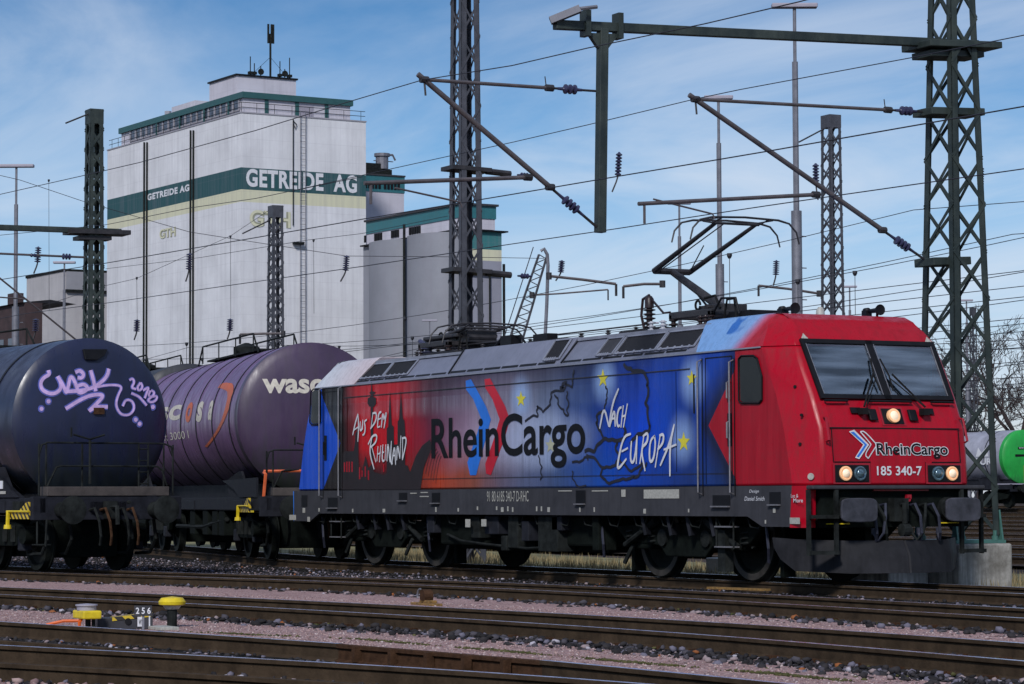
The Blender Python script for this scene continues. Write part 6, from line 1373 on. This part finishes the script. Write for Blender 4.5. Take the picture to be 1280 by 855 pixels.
# the two contact wires and their catenaries, running through the arm tips of the green mast
wire('contact wire the raised pantograph presses against', wpx([(-60, 410), (32, 392), (132, 379), (320, 352), (453, 333), (640, 305), (770, 286), (893, 267), (960, 257), (1049, 244), (1280, 211), (1420, 190)], Y=0)+[Vector((60, 0, 5.45))], .0085, seg=3)
wire('contact wire passing in front of the green mast above the second track', wpx([(-60, 359), (132, 329), (320, 297), (453, 274), (640, 243), (775, 220), (895, 200), (960, 189), (1280, 133), (1420, 108)], Y=-4.35)+[Vector((60, -4.35, 5.3))], .0085, seg=3)
wire('catenary wire held by the left cantilever tip', wpx([(-80, 262), (0, 243), (102, 220), (175, 203), (320, 163), (430, 129), (528, 100)], Y=-6.1)+wpx([(640, 82), (735, 60), (880, 30), (1000, 2), (1100, -25)], Y=-6.1)+[Vector((60, -6.1, 7.2))], .0075, seg=2)
wire('catenary wire held by the cantilever tip above the locomotive', wpx([(368, 238), (453, 219), (562, 195), (640, 178), (735, 156), (868, 124), (925, 112), (1140, 72), (1300, 40)], Y=-1.75)+[Vector((60, -1.75, 7.3))], .007, seg=2)
wire('wire sloping down to the right across the silo tower', wpx([(-40, 210), (25, 225), (102, 251), (237, 290), (320, 303), (433, 320), (560, 321), (680, 323)], D=100), .011, seg=2)
wire('wire rising to the right below the green band of the silo tower', wpx([(-20, 296), (132, 281), (178, 272), (237, 260), (320, 248), (368, 238), (453, 221)], Y=4), .009, seg=2)
wire('wire climbing steeply from the left mast to the slim mast on the silo wall', wpx([(45, 385), (132, 357), (171, 348), (237, 318), (288, 295), (336, 263)], D=105), .009, seg=2)
wire('wire sagging from the silo wall to the round silos', wpx([(132, 336), (250, 322), (385, 300), (452, 292), (560, 270)], Y=14), .009, seg=2)
FAR = ((10.5, 5.5, 7.0), (13, 5.5, 6.6), (62, 6.1, 7.6), (74, 6.2, 7.7), (16, 5.6, 7.1), (21, 5.6, 7.2), (26, 5.7, 7.2), (33, 5.8, 7.3), (41, 5.9, 7.4), (52, 6.0, 7.5))
for k, (Y, zc_, zm_) in enumerate(FAR):
    z0 = gz(Y)+.2; r = .006+Y*.00022
    wire('thin dark wire in the bundle crossing behind the train over the far sidings', [(-230, Y+4, z0+zc_), (-120, Y, z0+zc_), (-60, Y, z0+zc_), (0, Y, z0+zc_), (40, Y, z0+zc_)], r, 'wires over the far sidings')
    wire('thin dark wire in the bundle crossing behind the train over the far sidings', [(-230, Y+4, z0+zm_), (-170, Y+1.6, z0+zm_), (-115, Y, z0+zm_), (-60, Y, z0+zm_), (-5, Y, z0+zm_), (50, Y, z0+zm_)], r, 'wires over the far sidings', sag=.75)
    for x in np.arange(-165, 10, 17+k*2):
        t = ((x+170+.0) % 55)/55; zz_ = z0+zm_-.75*4*t*(1-t); mb = MB(); mb.tube([(x, Y, z0+zc_), (x, Y, zz_)], .010, 4); mb.lathe((x, Y, zz_-.10), (0, 0, 1), [(0, .03), (.06, .06), (.12, .06)], 6); tag(mb.build('dropper', M['wire']), 'thin dropper hanging between the far overhead wires', 'wire', 'droppers between the far wires')
for x in (-18.5, -10.5, -3.0, 2.0, 11.5):
    pass
def dropper(label, a, b):
    mb = MB(); mb.tube([a, b], .008, 5); mb.lathe(Vector(a)-Vector((0, 0, .05)), (0, 0, 1), [(0, .02), (.05, .045), (.1, .045)], 6); tag(mb.build('dropper', M['wire']), label, 'wire', 'droppers of the near wires')
for px, y0, y1, nm in ((61, 226, 388, 'dropper hanging left of the left green mast'), (171, 348, 402, 'dropper hanging beside the left silo pipes'), (288, 296, 398, 'dropper hanging in front of the silo tower between pipes and corner'), (392, 301, 392, 'dropper hanging right of the silo ladder')):
    dropper(nm, wp(px, y0, D=100), wp(px+.5, y1, D=100))
def line_insulator(label, px, y0, y1, D, lean=0):
    r_ = wp(px, y0, D=D); q = wp(px+lean*.2, y0+(y1-y0)*.62, D=D); e = wp(px+lean, y1, D=D); t = thing('line_insulator', label, 'insulator', r_, 0, 'insulators hanging in the wires'); a, b, c = Vector((0, 0, 0)), q-r_, e-r_
    mb = MB(); prof = [(0, .02)]; Ln = (b-a).length
    for k in range(7): z = Ln*(k+.3)/7.6; prof += [(z, .03), (z+.03, .075*D/60), (z+.05, .075*D/60), (z+.07, .03)]
    mb.lathe(a, b-a, prof+[(Ln, .02)], 8); mb.build('shed_stack', M['insul'], t); mb = MB(); mb.tube([b, b+(c-b)*.3+Vector((0, 0, -.02)), c], .018*D/60, 5); mb.build('lower_link', M['dark_steel'], t)
for a in (('ribbed insulator hanging right of the left silo pipe pair', 237, 316, 352, 95, -5), ('ribbed insulator hanging in front of the short silo wall near the ladder', 433.5, 319, 352, 95, -8), ('ribbed insulator hanging low in front of the silo corner', 288, 398, 424, 105, -4), ('ribbed insulator hanging low between left mast and silo pipes', 171.5, 399, 425, 105, -4),
          ('ribbed insulator hanging just right of the square drop post', 774, 190, 240, 60, -9), ('ribbed insulator right of the green mast top', 1226, 208, 246, 60, -2), ('ribbed insulator between the two slim yard poles', 970.5, 325, 357, 100, -4), ('ribbed insulator beside the loading boom pipe', 702.5, 325, 351, 100, -8), ('ribbed insulator hanging left of the left green mast', 48, 308, 342, 95, -6), ('ribbed insulator over the small grey building', 45, 398, 425, 110, -4),
          ('ribbed insulator at the left of the slim lattice mast between lamp and green mast', 1019.5, 204, 250, 62, 3)): line_insulator(*a)
# registration arms of masts further back
def far_arm(label, pts, D, r):
    P = [wp(x, y, D=D) for x, y in pts]; t = thing('registration_arm', label, 'cantilever arm', P[0], 0, 'small arms above the far tracks'); mb = MB(); mb.tube([p-P[0] for p in P], r, 6); mb.build('tube', M['tube_steel'], t); mb = MB(); mb.tube([P[-1]-P[0], P[-1]-P[0]+Vector((0, 0, -.35))], r*.9, 5); mb.lathe(P[0]-P[0]-Vector((0, 0, .1)), (0, 0, 1), [(0, .09), (.2, .09)], 8); mb.build('clamp', M['dark_steel'], t)
far_arm('thin sloping arm right of the loading boom', [(686, 345), (728, 349.5), (770, 355)], 80, .045); far_arm('thin level arm left of the pantograph knee', [(828, 355), (805, 355), (779, 358)], 80, .045); far_arm('lower arm behind the loading boom', [(665, 369), (700, 367), (760, 362)], 90, .03)
far_arm('arm between pantograph and slim lattice mast', [(1024, 367), (985, 361), (948, 357)], 90, .045); far_arm('short arm in front of the silo tower at the slim mast', [(354, 417), (331, 417), (300, 418)], 100, .05)

# ------------------------------------------------------------------ bare trees
def bare_tree(label, px, py_base, D, h, seed):
    random.seed(seed); p = wp(px, py_base, D=D); z0 = gz(p.y); r_ = thing('bare_tree', label, 'tree', (p.x, p.y, z0)); tr, cr = MB(), MB()
    def grow(a, d, L_, r, lvl):
        if lvl > 7 or L_ < .10: return
        n_ = 3; pts = [a]; q = Vector(a); dd = Vector(d)
        for _ in range(n_):
            dd = (dd+Vector((random.uniform(-.22, .22), random.uniform(-.22, .22), random.uniform(-.05, .16)))).normalized(); q = q+dd*L_/n_; pts.append(Vector(q))
        (tr if lvl < 2 else cr).tube(pts, [max(r, .022)*(1-.4*i/n_) for i in range(n_+1)], 6 if lvl < 2 else 3, caps=False)
        k = random.choice((2, 3, 3)) if lvl else 5
        for j in range(k):
            a_ = random.uniform(0, 2*PI); s = random.uniform(.35, .8); e = dd.orthogonal().normalized(); e2 = dd.cross(e); nd = (dd+(e*math.cos(a_)+e2*math.sin(a_))*s).normalized(); grow(pts[random.choice((1, 2, 3)) if j else 3], nd, L_*random.uniform(.62, .84), r*.55, lvl+1)
    grow(Vector((0, 0, 0)), Vector((0, 0, 1)), h*.28, h*.018, 0)
    tr.build('trunk', M['bark'], r_); cr.build('crown', M['bark'], r_)
M['bark'] = mat('dark_bark', (.035, .024, .024), .9, 0, .3, 4)
bare_tree('bare leafless tree behind the green ended tank wagon, at the right edge', 1262, 620, 215, 17.5, 5)
bare_tree('smaller bare tree half hidden by the green mast', 1222, 620, 225, 13.0, 12)
bare_tree('bare bushy tree at the very right edge behind the wagon', 1295, 620, 200, 12.0, 21)

# ------------------------------------------------------------------ small things in the foreground
def gnd(px, py, z=-.13): return wp(px, py, Z=z)
p = gnd(108, 789); q = thing('marker_post', 'yellow marker with a white glass dome on a short stand, with orange cables', 'marker post', p)
def lp(px, py, D): return wp(px, py, D=D)
Dp = (p-CAM).dot(FW); u = Dp/FPX
mb = MB(); mb.box(-.15, .19, -.10, .10, .13, .215); mb.build('yellow_body', M['yellow'], q, bevel=.015); q.scale = (1, 1, 1)
mb = MB(); mb.lathe((.0, 0, .215), (0, 0, 1), [(0, .10), (.045, .10), (.045, .115), (.06, .115), (.07, .0)], 18, closed=False); mb.build('dome', M['lampw'], q, smooth=40)
mb = MB(); mb.tube([(.05, 0, -.05), (.05, 0, .15)], .03, 8); mb.tube([(.10, .04, -.05), (.10, .04, .15)], .02, 8); mb.build('stand', M['under2'], q)
mb = MB(); mb.tube([(-.03, -.04, .14), (-.05, -.06, .09), (-.02, -.07, .0), (.05, -.05, .03)], .015, 6); mb.tube([(.03, -.05, .14), (.06, -.09, .10), (.04, -.09, .05)], .015, 6); mb.build('cable', M['orange'], q)
mb = MB(); a, b = gnd(58, 781, -.10), gnd(101, 776, -.06); mb.tube([a, (a+b)/2+Vector((0, 0, .02)), b], .018, 6); tag(mb.build('orange_cable', M['orange']), 'orange cable lying on pink gravel left of the yellow marker', 'cable')
p = gnd(215, 784); q = thing('marker_post', 'short post with a domed yellow cap beside number plate 256', 'marker post', p)
mb = MB(); mb.tube([(0, 0, -.05), (0, 0, .25)], .055, 10); mb.box(-.09, -.06, -.02, .02, 0, .24); mb.build('stand', M['under2'], q)
mb = MB(); mb.lathe((0, 0, .24), (0, 0, 1), [(-.01, .11), (0, .14), (.03, .145), (.07, .115), (.085, .0)], 14, closed=False); mb.build('cap', M['yellow'], q, smooth=40)
mb = MB(); mb.lathe((0, 0, .19), (0, 0, 1), [(0, .07), (.04, .10)], 14, closed=False); mb.build('collar', M['pale'], q)
# striped point box and number plate: front edge parallel to the rail
a, b = gnd(122, 787.5), gnd(191, 786.5); d = (b-a); d.z = 0; ang = math.atan2(d.y, d.x); Lb_ = d.length
q = thing('point_motor_box', 'low grey box with a yellow and black striped top edge beside the foreground rail', 'point box', a, ang)
mb = MB(); mb.prism([(0, 0, 0), (Lb_, 0, 0), (Lb_, 0, .165), (.35, 0, .12), (0, 0, .12)], (0, .38, 0)); mb.build('box', M['skirt'], q, bevel=.008)
mb = MB(); mb.prism([(.15, -.006, .09), (Lb_, -.006, .132), (Lb_, -.006, .172), (.15, -.006, .128)], (0, .20, 0)); mb.build('striped_edge', M['stripes_box'], q)
mb = MB(); mb.lathe((Lb_*.55, -.008, .085), (0, -1, 0), [(0, .035), (.006, .035)], 12); mb.build('keyhole', M['black'], q)
mb = MB(); mb.box(Lb_*.72, Lb_*.84, -.012, -.003, .03, .13); mb.build('plate', M['white'], q)
lettering('lettering', 'W2', ((Lb_*.74, -.014, .05), (Lb_*.08, 0, 0), (0, 0, .055)), M['black'], q, .02)
mb = MB(); mb.box(Lb_*.925, Lb_*.95, -.012, -.003, .03, .14); mb.build('plate', M['white'], q)
a2 = gnd(179, 791); q = thing('number_plate', 'small dark number plate reading 256 on a thin post', 'number sign', a2, math.atan2(_r.y, _r.x))
mb = MB(); mb.box(-.012, .012, -.008, .008, 0, 33*((a2-CAM).dot(FW))/FPX); mb.build('post', M['pole'], q)
s_ = ((a2-CAM).dot(FW))/FPX
mb = MB(); mb.box(-11*s_, 11*s_, -.016, -.008, 21*s_, 34*s_); mb.build('plate', M['skirt'], q)
lettering('lettering', '2 5 6', ((-9*s_, -.018, 23.6*s_), (18.5*s_, 0, 0), (0, 0, 8*s_)), M['white'], q, .02)
mb = MB(); p = gnd(203, 787); mb.box(p.x-.22, p.x+.22, p.y-.1, p.y+.1, -.13, -.095); tag(mb.build('cable_cover', M['pale'], bevel=.005), 'pale flat cover lying left of the yellow capped post', 'cover')
p = gnd(534, 757); q = thing('rail_lubricator', 'rusty ochre bracket with a curved cap lying beside the rail', 'track fitting', p, -.05)
mb = MB(); mb.box(-.36, .36, -.08, .06, 0, .035); mb.box(-.12, .18, -.06, .06, .035, .07); mb.build('base', M['rust_ochre'], q, bevel=.008)
mb = MB(); mb.lathe((-.02, -.06, .12), (0, 1, 0), [(0, .085), (.12, .085)], 14); mb.build('cap', M['rust'], q); mb = MB(); mb.tube([(-.06+.09*math.cos(t)-.0, -.07, .12+.09*math.sin(t)) for t in np.arange(1.4, 3.8, .3)], .012, 5); mb.build('bow', M['pole'], q)
p = wp(930, 739, Z=-.10); mb = MB(); mb.bar(p+Vector((-.75, -.1, .03)), p+Vector((.45, .1, .03)), .12, .03); tag(mb.build('plank', M['rust_ochre']), 'thin ochre plank lying behind the second track rail', 'plank')
p = wp(890, 716, Z=-.14); mb = MB(); mb.box(p.x-.22, p.x+.22, p.y, p.y+.25, -.17, .13); tag(mb.build('concrete_post', M['pale'], bevel=.02), 'small square concrete stub in the grass seen between the front wheels', 'concrete stub')
